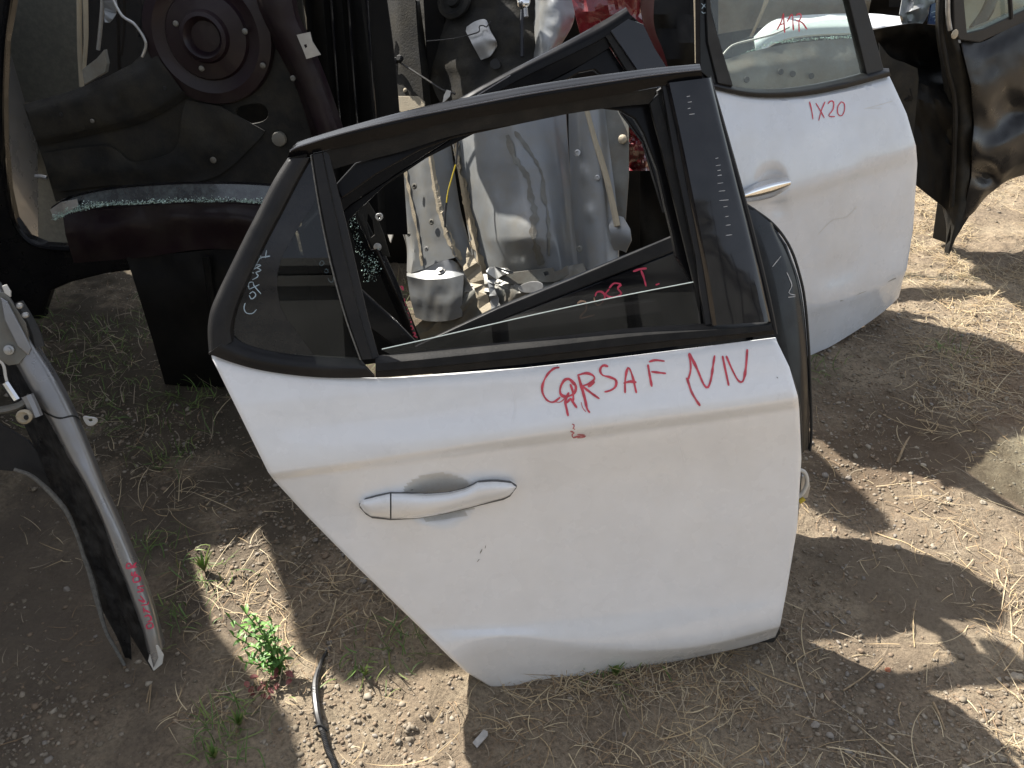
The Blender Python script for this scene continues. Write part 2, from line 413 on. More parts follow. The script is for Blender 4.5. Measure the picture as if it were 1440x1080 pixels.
# damp dark soil right of the white door, reddish soil beyond, darker soil behind, shade put into the soil colour at left
def stain_or_shade(prev, cx, cy, rad, col, amt, sc=4):
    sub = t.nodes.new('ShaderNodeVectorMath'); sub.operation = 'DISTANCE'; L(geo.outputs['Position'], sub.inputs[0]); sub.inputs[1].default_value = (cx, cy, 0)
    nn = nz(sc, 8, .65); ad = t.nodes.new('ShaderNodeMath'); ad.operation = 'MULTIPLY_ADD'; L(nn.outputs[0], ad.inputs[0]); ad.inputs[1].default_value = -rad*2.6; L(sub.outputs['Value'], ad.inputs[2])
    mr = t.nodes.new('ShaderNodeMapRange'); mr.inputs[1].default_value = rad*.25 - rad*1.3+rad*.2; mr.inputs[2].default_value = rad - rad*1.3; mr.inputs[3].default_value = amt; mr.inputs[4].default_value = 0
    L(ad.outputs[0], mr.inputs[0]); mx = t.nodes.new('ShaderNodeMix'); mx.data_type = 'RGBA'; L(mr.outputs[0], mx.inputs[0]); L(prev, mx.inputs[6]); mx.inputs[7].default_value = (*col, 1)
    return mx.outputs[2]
c1 = mul.outputs[2]
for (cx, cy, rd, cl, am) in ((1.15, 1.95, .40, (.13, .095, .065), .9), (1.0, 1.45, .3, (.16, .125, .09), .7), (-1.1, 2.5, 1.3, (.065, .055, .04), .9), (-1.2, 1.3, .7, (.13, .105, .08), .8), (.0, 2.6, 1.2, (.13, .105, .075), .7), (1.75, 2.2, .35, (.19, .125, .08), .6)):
    c1 = stain_or_shade(c1, cx, cy, rd, cl, am)
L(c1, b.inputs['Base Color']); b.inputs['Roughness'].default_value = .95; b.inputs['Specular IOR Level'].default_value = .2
bp = t.nodes.new('ShaderNodeBump'); bp.inputs['Strength'].default_value = .9; bp.inputs['Distance'].default_value = .009
L(nz(150, 10, .75).outputs[0], bp.inputs['Height']); L(bp.outputs[0], b.inputs['Normal'])
me.materials.append(gm)
o = bpy.data.objects.new('ground', me); COL.objects.link(o); o['kind'] = 'structure'; o['label'] = 'dry trampled sandy soil'

def batch(name, V, Fq, mats, mi, label, smooth=False):
    me = bpy.data.meshes.new(name); me.vertices.add(len(V)); me.vertices.foreach_set('co', V.astype(np.float32).ravel())
    k = Fq.shape[1]; me.loops.add(Fq.size); me.loops.foreach_set('vertex_index', Fq.ravel().astype(np.int32)); me.polygons.add(len(Fq))
    me.polygons.foreach_set('loop_start', np.arange(len(Fq), dtype=np.int32)*k)
    for m_ in mats: me.materials.append(m_)
    me.polygons.foreach_set('material_index', mi.astype(np.int32))
    if smooth: me.polygons.foreach_set('use_smooth', np.ones(len(Fq), bool))
    me.update(); me.validate()
    o = bpy.data.objects.new(name, me); COL.objects.link(o); o['kind'] = 'stuff'; o['label'] = label; return o

# pebbles and clods
bm = bmesh.new(); bmesh.ops.create_icosphere(bm, subdivisions=1, radius=1); IV = np.array([v.co[:] for v in bm.verts]); IF = np.array([[v.index for v in f.verts] for f in bm.faces]); bm.free()
def pebbles(name, N, smin, smax, pw, mats, label, density=None):
    px = rng.uniform(-1.9, 2.9, N*3); py = .7 + 3.6*rng.random(N*3)**1.6
    keep = (np.abs(px) < .35+py*.85)
    den = np.clip(vnoise(px, py, 3, 21)*2.2+.5, .08, 1)
    if density is not None: den = den*density(px, py)
    keep &= rng.random(N*3) < den; px = px[keep][:N]; py = py[keep][:N]; n = len(px)
    s = smin + (smax-smin)*rng.random(n)**pw
    sc = s[:, None]*rng.uniform(.6, 1.25, (n, 3)); sc[:, 2] *= .55
    th = rng.uniform(0, 6.28, n); jit = 1+rng.uniform(-.36, .36, (n, len(IV), 1))
    V = IV[None]*jit*sc[:, None, :]; ca, sa = np.cos(th)[:, None], np.sin(th)[:, None]
    x = V[..., 0]*ca - V[..., 1]*sa; y = V[..., 0]*sa + V[..., 1]*ca
    P = np.stack([x+px[:, None], y+py[:, None], V[..., 2] + (gheight(px, py)+s*.15)[:, None]], -1).reshape(-1, 3)
    F = (IF[None]+(np.arange(n)*len(IV))[:, None, None]).reshape(-1, 3)
    return batch(name, P, F, mats, np.repeat(rng.integers(0, len(mats), n), len(IF)), label, smooth=False)
PM = [mat('pebble_tan', (.25, .21, .16), .9, var=.25, vscale=25), mat('pebble_grey', (.225, .20, .17), .9, var=.25, vscale=25),
      mat('pebble_brown', (.21, .155, .105), .9, var=.2, vscale=25), mat('pebble_tan', (.31, .27, .21), .9, var=.25, vscale=25),
      mat('clod_soil', (.20, .165, .12), .95, var=.2, vscale=40)]
pebbles('pebbles', 20000, .0013, .010, 6, PM, 'loose small pebbles and soil clods scattered over the ground')
pebbles('soil_crumbs', 24000, .002, .0065, 2.0, [PM[4], PM[2], PM[0]], 'crumbled dry soil lying over the ground')

# straw: bent dry blades
def blades(name, N, sampler, lmin, lmax, wd, mats, label, upness=.3, seg=5, curl=.8, zlift=.004):
    px, py = sampler(N); n = len(px); Ln = rng.uniform(lmin, lmax, n); th = rng.uniform(0, 6.283, n)
    el = np.abs(rng.normal(0, upness, n)); cu = rng.normal(0, curl, n); cv = rng.normal(-.5, .5, n)*upness
    P = np.zeros((n, seg+1, 3)); P[:, 0, 0] = px; P[:, 0, 1] = py; P[:, 0, 2] = gheight(px, py)+zlift+rng.random(n)*.004
    A = th.copy(); E = el.copy()
    for k in range(seg):
        st = Ln/seg; d = np.stack([np.cos(A)*np.cos(E), np.sin(A)*np.cos(E), np.sin(E)], 1)*st[:, None]
        P[:, k+1] = P[:, k]+d; A += cu/seg; E += cv/seg*2
    g = gheight(P[..., 0], P[..., 1])+.002; P[..., 2] = np.maximum(P[..., 2], g)
    side = np.stack([-np.sin(th), np.cos(th), rng.uniform(-.4, .4, n)], 1); w_ = wd*rng.uniform(.5, 1.3, n)
    tap = np.interp(np.arange(seg+1)/seg, [0, .7, 1], [1, .8, .15])
    o_ = side[:, None, :]*w_[:, None, None]*tap[None, :, None]
    V = np.stack([P-o_, P+o_], 2).reshape(-1, 3)
    b0 = (np.arange(n)*(seg+1)*2)[:, None]+(np.arange(seg)*2)[None]
    F = np.stack([b0, b0+1, b0+3, b0+2], -1).reshape(-1, 4)
    return batch(name, V, F, mats, np.repeat(rng.integers(0, len(mats), n), seg), label)
def straw_sampler(N):
    x = rng.uniform(-1.8, 2.9, N*6); y = rng.uniform(.75, 4.4, N*6)
    d = .05 + .9*np.clip((x-1.05-.15*(y-1.2))/.5, 0, 1) + .5*np.exp(-((x-.35)**2/.04+(y-.98)**2/.008)) + .12*np.exp(-((x-.45)**2/.1+(y-1.18)**2/.006))
    d = d + .22*np.exp(-((x+.50)**2/.05+(y-1.35)**2/.06)) + .35*np.exp(-((x+.75)**2/.08+(y-1.6)**2/.05))
    d = d + .18*np.clip((x-.5)/.3, 0, 1)*np.clip((1.25-y)/.2, 0, 1)
    d *= np.clip(vnoise(x, y, 4.5, 31)*3+.6, .05, 1.3)*np.clip(vnoise(x, y, 14, 32)*2.5+.6, .1, 1.3)
    k = rng.random(N*6) < d; return x[k][:N], y[k][:N]
SM = [mat('straw_pale', (.52, .42, .26), .7, var=.15, rvar=0), mat('straw_tan', (.42, .31, .17), .75, var=.15, rvar=0), mat('straw_grey', (.33, .27, .19), .8, var=.15, rvar=0), mat('straw_brown', (.24, .16, .09), .8, var=.15, rvar=0)]
blades('dry_straw', 24000, straw_sampler, .02, .085, .0009, SM, 'dry straw and dead grass blades lying on the soil', upness=.16, curl=.9)
blades('long_straw', 1500, straw_sampler, .08, .20, .0011, SM[:2], 'long dry grass stalks lying over the soil', upness=.12, curl=.7, seg=8)
CL = [(rng.uniform(.2, 2.6), rng.uniform(.8, 3.6)) for _ in range(60)] + [(rng.uniform(-.9, .2), rng.uniform(.8, 1.8)) for _ in range(5)] + [(.35, .98), (.5, .95)] + [(x_, 1.10+.16*(x_+.03)) for x_ in (.02, .12, .16, .2, .24, .27, .31, .4, .48)]
def clump_sampler(N):
    i = rng.integers(0, len(CL), N); c = np.array(CL)[i]; r = rng.normal(0, .028, (N, 2)); return c[:, 0]+r[:, 0]*2, c[:, 1]+r[:, 1]
blades('straw_clumps', 3400, clump_sampler, .025, .10, .0009, SM, 'matted clumps of dry straw on the soil', upness=.25, curl=1.2)
def root_sampler(N):
    x = rng.uniform(-1.8, 2.0, N*4); y = rng.uniform(.75, 3.6, N*4); k = rng.random(N*4) < np.clip(vnoise(x, y, 6, 41)*3+.2, .02, 1); return x[k][:N], y[k][:N]
blades('dead_roots', 3500, root_sampler, .012, .05, .0006, SM[2:], 'fine dead rootlets and grass litter on the soil', upness=.2, curl=1.6)
GM = [mat('grass_green', (.085, .15, .03), .6, var=.3, vscale=30, rvar=0), mat('grass_yellow_green', (.15, .19, .05), .6, var=.3, vscale=30, rvar=0)]
def tuft_sampler(N):
    cs = [on_ground(*p) for p in ((285, 800), (250, 860), (300, 1040), (335, 1010), (520, 935), (560, 905), (1330, 500), (1145, 520), (230, 640), (400, 560), (270, 560), (330, 420), (250, 420), (430, 430), (860, 935), (470, 470), (205, 760))]
    i = rng.integers(0, len(cs), N); c = np.array([[p.x, p.y] for p in cs])[i]
    r = rng.normal(0, .035, (N, 2)); return c[:, 0]+r[:, 0]*1.3, c[:, 1]+r[:, 1]
blades('grass_tufts', 620, tuft_sampler, .025, .085, .0014, GM, 'sparse green grass blades growing in the shaded soil', upness=.8, curl=.9)
def shade_grass(N):
    x = rng.uniform(-1.9, -.4, N*4); y = rng.uniform(2.0, 3.6, N*4); k = rng.random(N*4) < np.clip(vnoise(x, y, 5, 51)*3+.2, .02, 1); return x[k][:N], y[k][:N]
blades('shaded_grass', 2200, shade_grass, .03, .10, .0012, GM+SM[2:3], 'thin weedy grass in the dark between the wrecks', upness=.8, curl=.9)

def stone(px, py, s, col, label, flat=.6):
    p = on_ground(px, py); bm = bmesh.new(); bmesh.ops.create_icosphere(bm, subdivisions=2, radius=s)
    sd_ = random.random()*99; th = random.random()*6
    for v in bm.verts:
        v.co *= 1+.35*noise.noise(v.co*(1.6/s)+Vector((sd_, 0, 0))); v.co.z *= flat
        x, y = v.co.x, v.co.y*.75; v.co.x = x*math.cos(th)-y*math.sin(th); v.co.y = x*math.sin(th)+y*math.cos(th)
    me = bpy.data.meshes.new('stone'); bm.to_mesh(me); bm.free(); me.materials.append(col)
    o = bpy.data.objects.new('stone', me); COL.objects.link(o); o.location = (p.x, p.y, gz(p.x, p.y)+s*flat*.35)
    o['label'] = label; o['category'] = 'stone'; o['group'] = 'small stones on the soil'
brick = mat('brick_chip', (.36, .13, .07), .9, var=.15, vscale=50)
stone(1253, 931, .008, brick, 'small orange brick chip in the sunlit patch below the white door')
stone(1150, 1010, .010, PM[1], 'grey stone in the shade below the hanging door corner')
stone(1380, 712, .010, PM[3], 'pale flat stone on the sunny straw at the far side')
stone(1432, 948, .016, PM[3], 'pale stone at the photo edge among straw')
stone(1215, 905, .008, PM[2], 'small brown stone at the rim of the sunlit patch')
stone(1195, 665, .010, PM[1], 'grey stone in dark damp soil beside the black door')
stone(1310, 692, .008, PM[0], 'tan pebble on reddish soil in the sun')
stone(363, 985, .013, PM[2], 'brown stone below the red leaved weed')
stone(1298, 655, .009, PM[3], 'light stone near the twig on the sunlit soil')
stone(90, 820, .010, PM[1], 'grey stone in the fender shade')

def chip(px, py, l, w_, ang, m, name, label, cat):
    p = on_ground(px, py); z = gz(p.x, p.y)+.008; c = Vector((p.x, p.y, z)); a = Vector((math.cos(ang), math.sin(ang), .12)).normalized(); s = Vector((-math.sin(ang), math.cos(ang), .05)); u = a.cross(s)
    V = []; sh = [(-l, -w_*.8), (-l*.85, w_), (l*.9, w_*.9), (l, -w_*.3), (l*.7, -w_)]
    for h in (0, .004):
        for x, y in sh: V.append(c+a*x+s*y+u*h)
    k = len(sh); F = [tuple(range(k))[::-1], tuple(range(k, 2*k))]+[(i, (i+1) % k, (i+1) % k+k, i+k) for i in range(k)]
    o = mesh_obj(name, V, F, m, None, smooth=False, bevel=.0006); o['label'] = label; o['category'] = cat
chip(676, 1038, .020, .008, .9, mat('weathered_wood', (.42, .40, .37), .8, var=.2, vscale=80), 'wood_chip', 'weathered grey wood chip on sunlit soil below the white door', 'wood chip')
def twig(pts, r, label):
    P = []
    for (x, y, h) in pts:
        p = on_ground(x, y); P.append((p.x, p.y, gz(p.x, p.y)+r+h))
    o = tube(None, 'twig', P, [r, r*.8, r*.5], M['twig'], n=12, sides=6); o['label'] = label; o['category'] = 'twig'; o['group'] = 'dry twigs on the soil'
twig([(1262, 650, 0), (1270, 632, .01), (1278, 618, .02)], .004, 'short pale twig poking up from reddish soil in the sun')
twig([(1316, 980, 0), (1324, 1000, .006), (1332, 1020, .004)], .0028, 'straight pale stick lying in the lower sunlit patch')
twig([(1190, 960, .004), (1220, 940, .008), (1245, 915, .004)], .002, 'thin brown twig across the rim of the sunlit patch')
twig([(205, 985, .004), (212, 960, .01), (208, 1000, .002)], .0018, 'thin dry twig at the foot of the silver fender')

# ------------------------------------------------------------------ the weed
def weed(px, py):
    p = on_ground(px, py); g0 = Vector((p.x, p.y, gz(p.x, p.y)))
    th_ = thing('weed_plant', 'bright green leafy weed growing in the sunlit strip of soil', 'weed', g0)
    lm = [mat('leaf_green', (.075, .19, .03), .5, var=.3, vscale=60, rvar=0), mat('leaf_light_green', (.13, .26, .05), .5, var=.3, vscale=60, rvar=0), mat('leaf_red', (.24, .075, .065), .55, var=.3, vscale=60, rvar=0)]
    def leaf(c, d, up, ln, wd, m, nm='leaf'):
        d = d.normalized(); s = d.cross(up).normalized(); u = s.cross(d); V = []; n = 5
        for i in range(n+1):
            t_ = i/n; w2 = wd*math.sin(math.pi*min(.97, .12+t_*.85))**.8; q_ = c+d*ln*t_ - u*ln*.35*t_*t_
            V += [q_-s*w2+u*w2*.35, q_, q_+s*w2+u*w2*.35]
        F = []
        for i in range(n):
            for k in (0, 1): a_ = i*3+k; F.append((a_, a_+1, a_+4, a_+3))
        mesh_obj(nm, V, F, m, th_, smooth=True)
    stems = [(-.055, .05, .155), (-.03, .03, .15), (-.075, .02, .11), (-.01, .05, .12), (-.04, -.02, .09), (.02, .01, .07), (-.06, -.01, .06), (-.09, .06, .12)]
    for (sx, sy, sh) in stems:
        top = g0+Vector((sx*1.2, sy, sh)); mid = g0+Vector((sx*.4, sy*.5, sh*.55))
        tube(th_, 'stem', [g0+Vector((sx*.1, sy*.1, -.01)), mid, top], [.0022, .0012], lm[0], n=8, sides=5)
        nn = int(sh/.0075)
        for i in range(nn):
            t_ = .2+.8*i/nn; c = g0.lerp(mid, t_*2) if t_ < .5 else mid.lerp(top, t_*2-1)
            an = i*2.4+random.random(); d = Vector((math.cos(an), math.sin(an), random.uniform(.0, .8)))
            leaf(c, d, Vector((0, 0, 1)), random.uniform(.014, .026), random.uniform(.0028, .005), lm[0] if random.random() < .5 else lm[1])
        leaf(top, Vector((0, 0, 1)), Vector((1, 0, .2)), .02, .004, lm[1]); leaf(top, Vector((.3, -.3, 1)), Vector((1, 0, .2)), .018, .004, lm[1])
    for i in range(17):
        an = random.random()*6.28; c = g0+Vector((random.uniform(-.06, .04), random.uniform(-.07, -.01), random.uniform(.004, .03)))
        leaf(c, Vector((math.cos(an), math.sin(an), .3)), Vector((0, 0, 1)), .018, .006, lm[2])
    for (sx, sy, sh) in ((0, .03, .19), (.015, .02, .15), (-.015, .04, .16), (.03, .0, .11), (.06, -.02, .07), (-.05, -.02, .05)):
        top = g0+Vector((sx, sy, sh)); tube(th_, 'grass_blade', [g0, g0+Vector((sx*.3, sy*.5, sh*.5)), top], [.0014, .0014, .0004], GM[0], n=8, sides=4, flat=.35)
weed(392, 940)
def small_weed(px, py, label, n=9, h=.06):
    p = on_ground(px, py); g0 = Vector((p.x, p.y, gz(p.x, p.y))); t_ = thing('small_weed', label, 'weed', g0, 'small weeds in the soil')
    for i in range(n):
        an = i*2.4; ln = random.uniform(.5, 1)*h
        e = g0+Vector((math.cos(an)*ln*.5, math.sin(an)*ln*.5, ln))
        tube(t_, 'leaf', [g0, g0.lerp(e, .5)+Vector((0, 0, ln*.15)), e], [.0012, .0045, .0008], GM[i % 2], n=6, sides=4, flat=.2)
small_weed(285, 795, 'thin green weed at the upper tip of the sunlit strip', 11, .08)
small_weed(335, 1015, 'low green weed in the shade below the big weed', 9, .05)
small_weed(300, 1062, 'small weed at the lower border of the photo', 8, .045)
small_weed(512, 945, 'tiny green sprout in shade beside the black cable', 6, .04)
small_weed(865, 946, 'grassy weed sprouting under the lower edge of the white door', 12, .05)

# ================================================================== MAIN WHITE REAR DOOR
MD = Plane((-.03, 1.12, 0), 8, 14, fold=(.715, 10))
door = thing('white_car_door', 'white rear car door in front with red marker letters and black window frame', 'car door', (-.03, 1.12, 0))
cr = [(377, 664), (440, 655), (480, 650), (600, 632), (700, 617), (800, 603), (900, 589), (1000, 576), (1080, 564), (1122, 557)]
dn = lambda cv, d: [(x, y+d) for x, y in cv]
L1 = lambda y: float(np.interp(y, [500, 590, 664, 745, 850, 925, 955, 968], [297, 340, 377, 450, 560, 632, 668, 700]))
R1 = lambda y: float(np.interp(y, [476, 510, 557, 610, 660, 740, 830, 880, 897], [1091, 1106, 1122, 1127, 1128, 1122, 1106, 1094, 1088]))
curves = [
 [(297, 500), (350, 513), (430, 526), (530, 532), (650, 526), (800, 511), (950, 493), (1060, 479), (1091, 475)],
 [(299, 506), (350, 519), (430, 532), (530, 538), (650, 532), (800, 517), (950, 499), (1060, 485), (1093, 481)],
 [(338, 585), (420, 592), (560, 588), (700, 574), (850, 555), (1000, 532), (1110, 516)],
 cr,
 [(386, 676), (440, 669), (600, 648), (700, 633), (800, 620), (900, 606), (1000, 593), (1080, 581), (1124, 575)],
 [(432, 726), (520, 722), (700, 695), (900, 672), (1127, 645)],
 [(500, 795), (620, 800), (800, 780), (1000, 752), (1121, 742)],
 [(590, 882), (680, 884), (800, 870), (1000, 842), (1107, 826)],
 [(632, 924), (660, 905), (720, 896), (800, 906), (860, 911), (930, 912), (1000, 904), (1097, 880)],
 [(655, 945), (700, 936), (760, 935), (850, 930), (930, 924), (1000, 913), (1094, 887)],
 [(690, 966), (720, 969), (760, 966), (850, 950), (950, 930), (1040, 911), (1090, 896)]]
recess = addf(bump_at(617, 700, 54, 36, -.032, -5, p=1.05))
dents = addf(bump_at(850, 760, 400, 190, -.020, -12), crumple(.0008, .010, 3))
door_skin = loft(door, 'body_panel', MD, curves, [-.013, -.009, .006, .028, .0155, .004, .008, .012, .021, .001, -.020], M['white'], n=240,
     sub=[2, 6, 10, 6, 16, 12, 10, 8, 4, 6], thick=.003, wfun=addf(recess, dents), roll=.004, angle=50)
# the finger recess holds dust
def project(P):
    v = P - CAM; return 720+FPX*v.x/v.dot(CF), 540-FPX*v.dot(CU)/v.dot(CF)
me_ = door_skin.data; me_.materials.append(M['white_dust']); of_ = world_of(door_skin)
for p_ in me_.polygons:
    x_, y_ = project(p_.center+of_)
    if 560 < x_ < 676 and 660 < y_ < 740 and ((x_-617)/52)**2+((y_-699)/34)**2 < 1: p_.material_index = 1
# inner shell behind the skin
def shrink(poly, k, c=None):
    cx = sum(p[0] for p in poly)/len(poly); cy = sum(p[1] for p in poly)/len(poly)
    return [(cx+(x-cx)*k, cy+(y-cy)*k) for x, y in poly]
outl = [(303, 512), (430, 536), (530, 540), (800, 520), (1088, 486), (1118, 557), (1122, 650), (1116, 740), (1100, 830), (1084, 888), (850, 940), (705, 956), (640, 920), (560, 842), (455, 742), (383, 664)]
slab(door, 'inner_panel', MD, shrink(outl, .975), -.050, .055, M['white_dust'], bevel=.006)
slab(door, 'trim_card', MD, shrink(outl, .93), -.107, .02, M['plastic'], bevel=.008)
ptube(door, 'door_seal', MD, [(1094, 492), (1120, 560), (1124, 650), (1116, 745), (1098, 835), (1086, 890)], .006, M['darkrubber'], w=-.045, n=40)
slab(door, 'hinge', MD, [(1118, 672), (1134, 668), (1140, 684), (1136, 700), (1118, 704)], -.05, .012, M['zinc'])
ptube(door, 'wiring_plug', MD, [(1112, 705), (1128, 694), (1135, 678), (1131, 664), (1120, 660)], .0045, M['whiteplastic'], w=-.035, n=24)
ptube(door, 'plug_clip', MD, [(1124, 706), (1131, 701)], .005, M['yellow'], w=-.03, n=4)
slab(door, 'bottom_plug', MD, [(1075, 892), (1090, 886), (1094, 876), (1098, 890), (1088, 904), (1070, 904)], -.03, .03, M['darkrubber'])

# handle: a grip and a short end cap over the finger recess
def handle_part(name, xs, top, bot, wmid, m=M['white'], capL=.0, capR=.0, par=None):
    n = 26; rows = []
    X_ = np.linspace(xs[0], xs[1], n+1)
    ks = [0, .12, .3, .5, .7, .88, 1]; rowc = [[(x, top(x)*(1-k)+bot(x)*k) for x in X_] for k in ks]
    prof = [-.014, .004, .0105, .0115, .0085, .001, -.014]
    ww = [np.array([p + (0.0) + wmid(x) - (.010*max(0, 1-(x-xs[0])/8)**2*capL + .012*max(0, 1-(xs[1]-x)/12)**2*capR) for x in X_]) for p in prof]
    return loft(par or door, name, MD, rowc, ww, m, n=n, sub=3, thick=.004, straight=True, angle=45)
T = lambda x: float(np.interp(x, [505, 509, 530, 549, 571, 599, 632, 654, 664, 672, 696, 721, 726], [710, 703, 697, 693, 694, 696, 693.5, 688, 683, 678, 676, 678.5, 684]))
B = lambda x: float(np.interp(x, [505, 512, 521, 551, 585, 627, 668, 710, 722, 726], [712, 721, 728, 731, 729, 722, 712, 702, 695, 686]))
wm = lambda x: .012 + .014*math.sin(math.pi*min(1, max(0, (x-505)/221)))
hg = handle_part('door_handle', (550.5, 726), T, B, wm, capR=1)
hc = handle_part('end_cap', (506, 548.5), T, B, wm, capL=1, par=hg)
slab(hg, 'gasket', MD, [(x, T(x)-.2) for x in np.linspace(505, 727, 26)][:] + [(x, B(x)+.6) for x in np.linspace(726, 506, 26)], .0105, .006, M['gasket'], bevel=0,
     holes=[[(x, T(x)+3) for x in np.linspace(556, 690, 14)] + [(x, B(x)-3) for x in np.linspace(690, 556, 14)]])

# window frame: gloss roof rail in three bands
rail_t = [(412, 205), (418, 200), (483, 180), (560, 159), (633, 142), (733, 123), (800, 112), (880, 101), (929, 95), (984, 90)]
rail_h = [(408, 212), (418, 207), (483, 187), (565, 167), (640, 152), (733, 134), (800, 123), (880, 111), (929, 104), (986, 98)]
rail_b = [(404, 222), (420, 219), (485, 206), (565, 189), (640, 170), (733, 155), (800, 144), (880, 131), (929, 121), (988, 114)]
rail_m = [(406, 217), (419, 213), (484, 196), (565, 178), (640, 161), (733, 145), (800, 134), (880, 121), (929, 113), (987, 106)]
rrl = loft(door, 'roof_rail', MD, [rail_t, rail_h, rail_m, rail_b], [-.020, .004, .001, -.006], M['satin'], n=60, sub=[4, 4, 3], thick=.012, roll=0)
ptube(rrl, 'rail_highlight', MD, rail_h, .0014, M['rail_highlight'], w=.0045, n=60, sides=6)  # highlight along the rail put in as a thin paler line
# black seal band under the rail
seal_t = [(440, 216), (485, 206), (565, 189), (640, 170), (733, 155), (800, 144), (880, 131), (925, 123)]
seal_b = [(452, 243), (500, 229), (565, 213), (640, 190), (733, 173), (800, 160), (870, 150), (915, 146)]
loft(door, 'window_seal', MD, [seal_t, seal_b], [-.012, -.022], M['rubber'], n=50, sub=4, thick=.010)
# inside frame with the rounded front corner
slab(door, 'inner_frame', MD, [(470, 262), (500, 229), (640, 183), (800, 152), (925, 125), (992, 400), (975, 402), (952, 362), (946, 330), (936, 290), (925, 240), (906, 190), (893, 168), (872, 156), (845, 153), (800, 160), (733, 174), (640, 194), (590, 212), (530, 245), (480, 280)], -.045, .022, M['satin'], bevel=.003)
slab(door, 'pillar_seal', MD, [(914, 146), (926, 132), (952, 230), (990, 396), (984, 440), (976, 398), (940, 250)], -.018, .010, M['rubber'])
slab(door, 'channel', MD, [(925, 128), (934, 121), (962, 230), (990, 340), (1002, 457), (985, 457), (982, 395), (950, 250)], -.024, .012, M['gap'], bevel=0)
slab(door, 'pillar_edge_strip', MD, [(931, 119), (941, 118), (965, 220), (990, 330), (1004, 456), (992, 458), (978, 360), (952, 240)], -.008, .012, M['plastic'])
# gloss B pillar cover
pc_l = [(936, 117), (952, 190), (966, 260), (980, 330), (992, 395), (1001, 458)]
pc_r = [(1000, 109), (1018, 180), (1036, 250), (1054, 320), (1071, 390), (1085, 452)]
mix = lambda a, b, k: [(p[0]*(1-k)+q_[0]*k, p[1]*(1-k)+q_[1]*k) for p, q_ in zip(a, b)]
pil = loft(door, 'pillar_cover', MD, [pc_l, mix(pc_l, pc_r, .08), mix(pc_l, pc_r, .5), mix(pc_l, pc_r, .93), pc_r], [-.006, .001, .005, .002, -.008], M['gloss_scr'], n=40, sub=[2, 6, 6, 2], thick=.008, wfun=crumple(.0006, .02, 8))
ptube(door, 'pillar_outer_seal', MD, [(996, 108), (1014, 170), (1040, 262), (1062, 345), (1080, 420), (1090, 470)], .0055, M['plastic'], w=-.012, n=40)
for (sx, sy, l) in ((968, 135, 5), (970, 143, 6), (969, 152, 4), (973, 160, 8), (1008, 222, 4), (1010, 232, 7), (1011, 239, 5), (1012, 246, 6), (1013, 257, 8), (1015, 268, 9), (1018, 281, 13), (1020, 290, 6), (1022, 304, 5), (1024, 316, 7), (1025, 330, 9)):
    strokes(door, 'scratch', pil, [[(sx-l/2, sy+1), (sx+l/2, sy)]], .9, M['scratch'], lift=.0005)
# rear corner trim and belt trim
rt_o = [(404, 223), (385, 253), (365, 292), (344, 333), (322, 378), (303, 418), (295, 440), (292, 465), (294, 499)]
rt_i = [(438, 222), (418, 258), (398, 297), (379, 333), (356, 380), (338, 422), (331, 444), (327, 462), (329, 479)]
loft(door, 'rear_corner_trim', MD, [rt_o, mix(rt_o, rt_i, .12), mix(rt_o, rt_i, .55), mix(rt_o, rt_i, .9), rt_i], [-.02, -.002, .003, 0, -.010], M['plastic'], n=50, sub=[3, 5, 4, 2], thick=.012)
bt_t = [(327, 472), (345, 484), (380, 494), (430, 501), (505, 506)]
bt_b = [(293, 497), (330, 511), (380, 523), (453, 531), (527, 531)]
loft(door, 'rear_belt_trim', MD, [bt_t, mix(bt_t, bt_b, .4), mix(bt_t, bt_b, .6), bt_b], [-.012, .002, .004, -.003], M['plastic'], n=36, sub=[4, 2, 4], thick=.012)
b2_t = [(528, 503), (600, 496), (700, 485), (800, 474), (900, 463), (1000, 457), (1083, 452)]
b2_b = [(528, 531), (600, 526), (700, 516), (800, 505), (900, 493), (1000, 481), (1090, 470)]
loft(door, 'belt_trim', MD, [b2_t, mix(b2_t, b2_b, .22), mix(b2_t, b2_b, .30), mix(b2_t, b2_b, .66), mix(b2_t, b2_b, .72), b2_b], [-.010, .001, .004, .005, -.001, -.004], M['rubber'], n=50, sub=[3, 1, 4, 1, 3], thick=.012, sharp=True)
# quarter glass with printed border, divider bar
qg = [(430, 228), (447, 222), (506, 507), (430, 503), (345, 486), (328, 470), (332, 440), (380, 335)]
qgl = slab(door, 'quarter_glass', MD, qg, -.016, .004, M['darkglass'], bevel=0)
fr_o = [(428, 232), (448, 224), (452, 243), (452, 262), (440, 290), (424, 313), (408, 340), (396, 362), (390, 385), (390, 408), (394, 430), (403, 448), (420, 470), (442, 500), (380, 495), (345, 486), (328, 470), (332, 440), (356, 380), (390, 312)]
frit = slab(qgl, 'printed_border', MD, fr_o, -.0146, .0008, M['frit'], bevel=0)
dv_l = [(437, 218), (445, 270), (456, 330), (470, 390), (487, 450), (507, 506)]
dv_r = [(462, 213), (473, 260), (488, 320), (503, 385), (518, 450), (533, 504)]
dv = loft(door, 'divider_bar', MD, [dv_l, mix(dv_l, dv_r, .12), mix(dv_l, dv_r, .62), mix(dv_l, dv_r, .70), dv_r], [-.010, 0, .001, -.010, -.014], M['plastic'], n=40, sub=[2, 5, 1, 2], thick=.012, sharp=True)
ptube(dv, 'felt_edge', MD, dv_l, .0016, M['seal_grey'], w=-.004, n=60, sides=5)
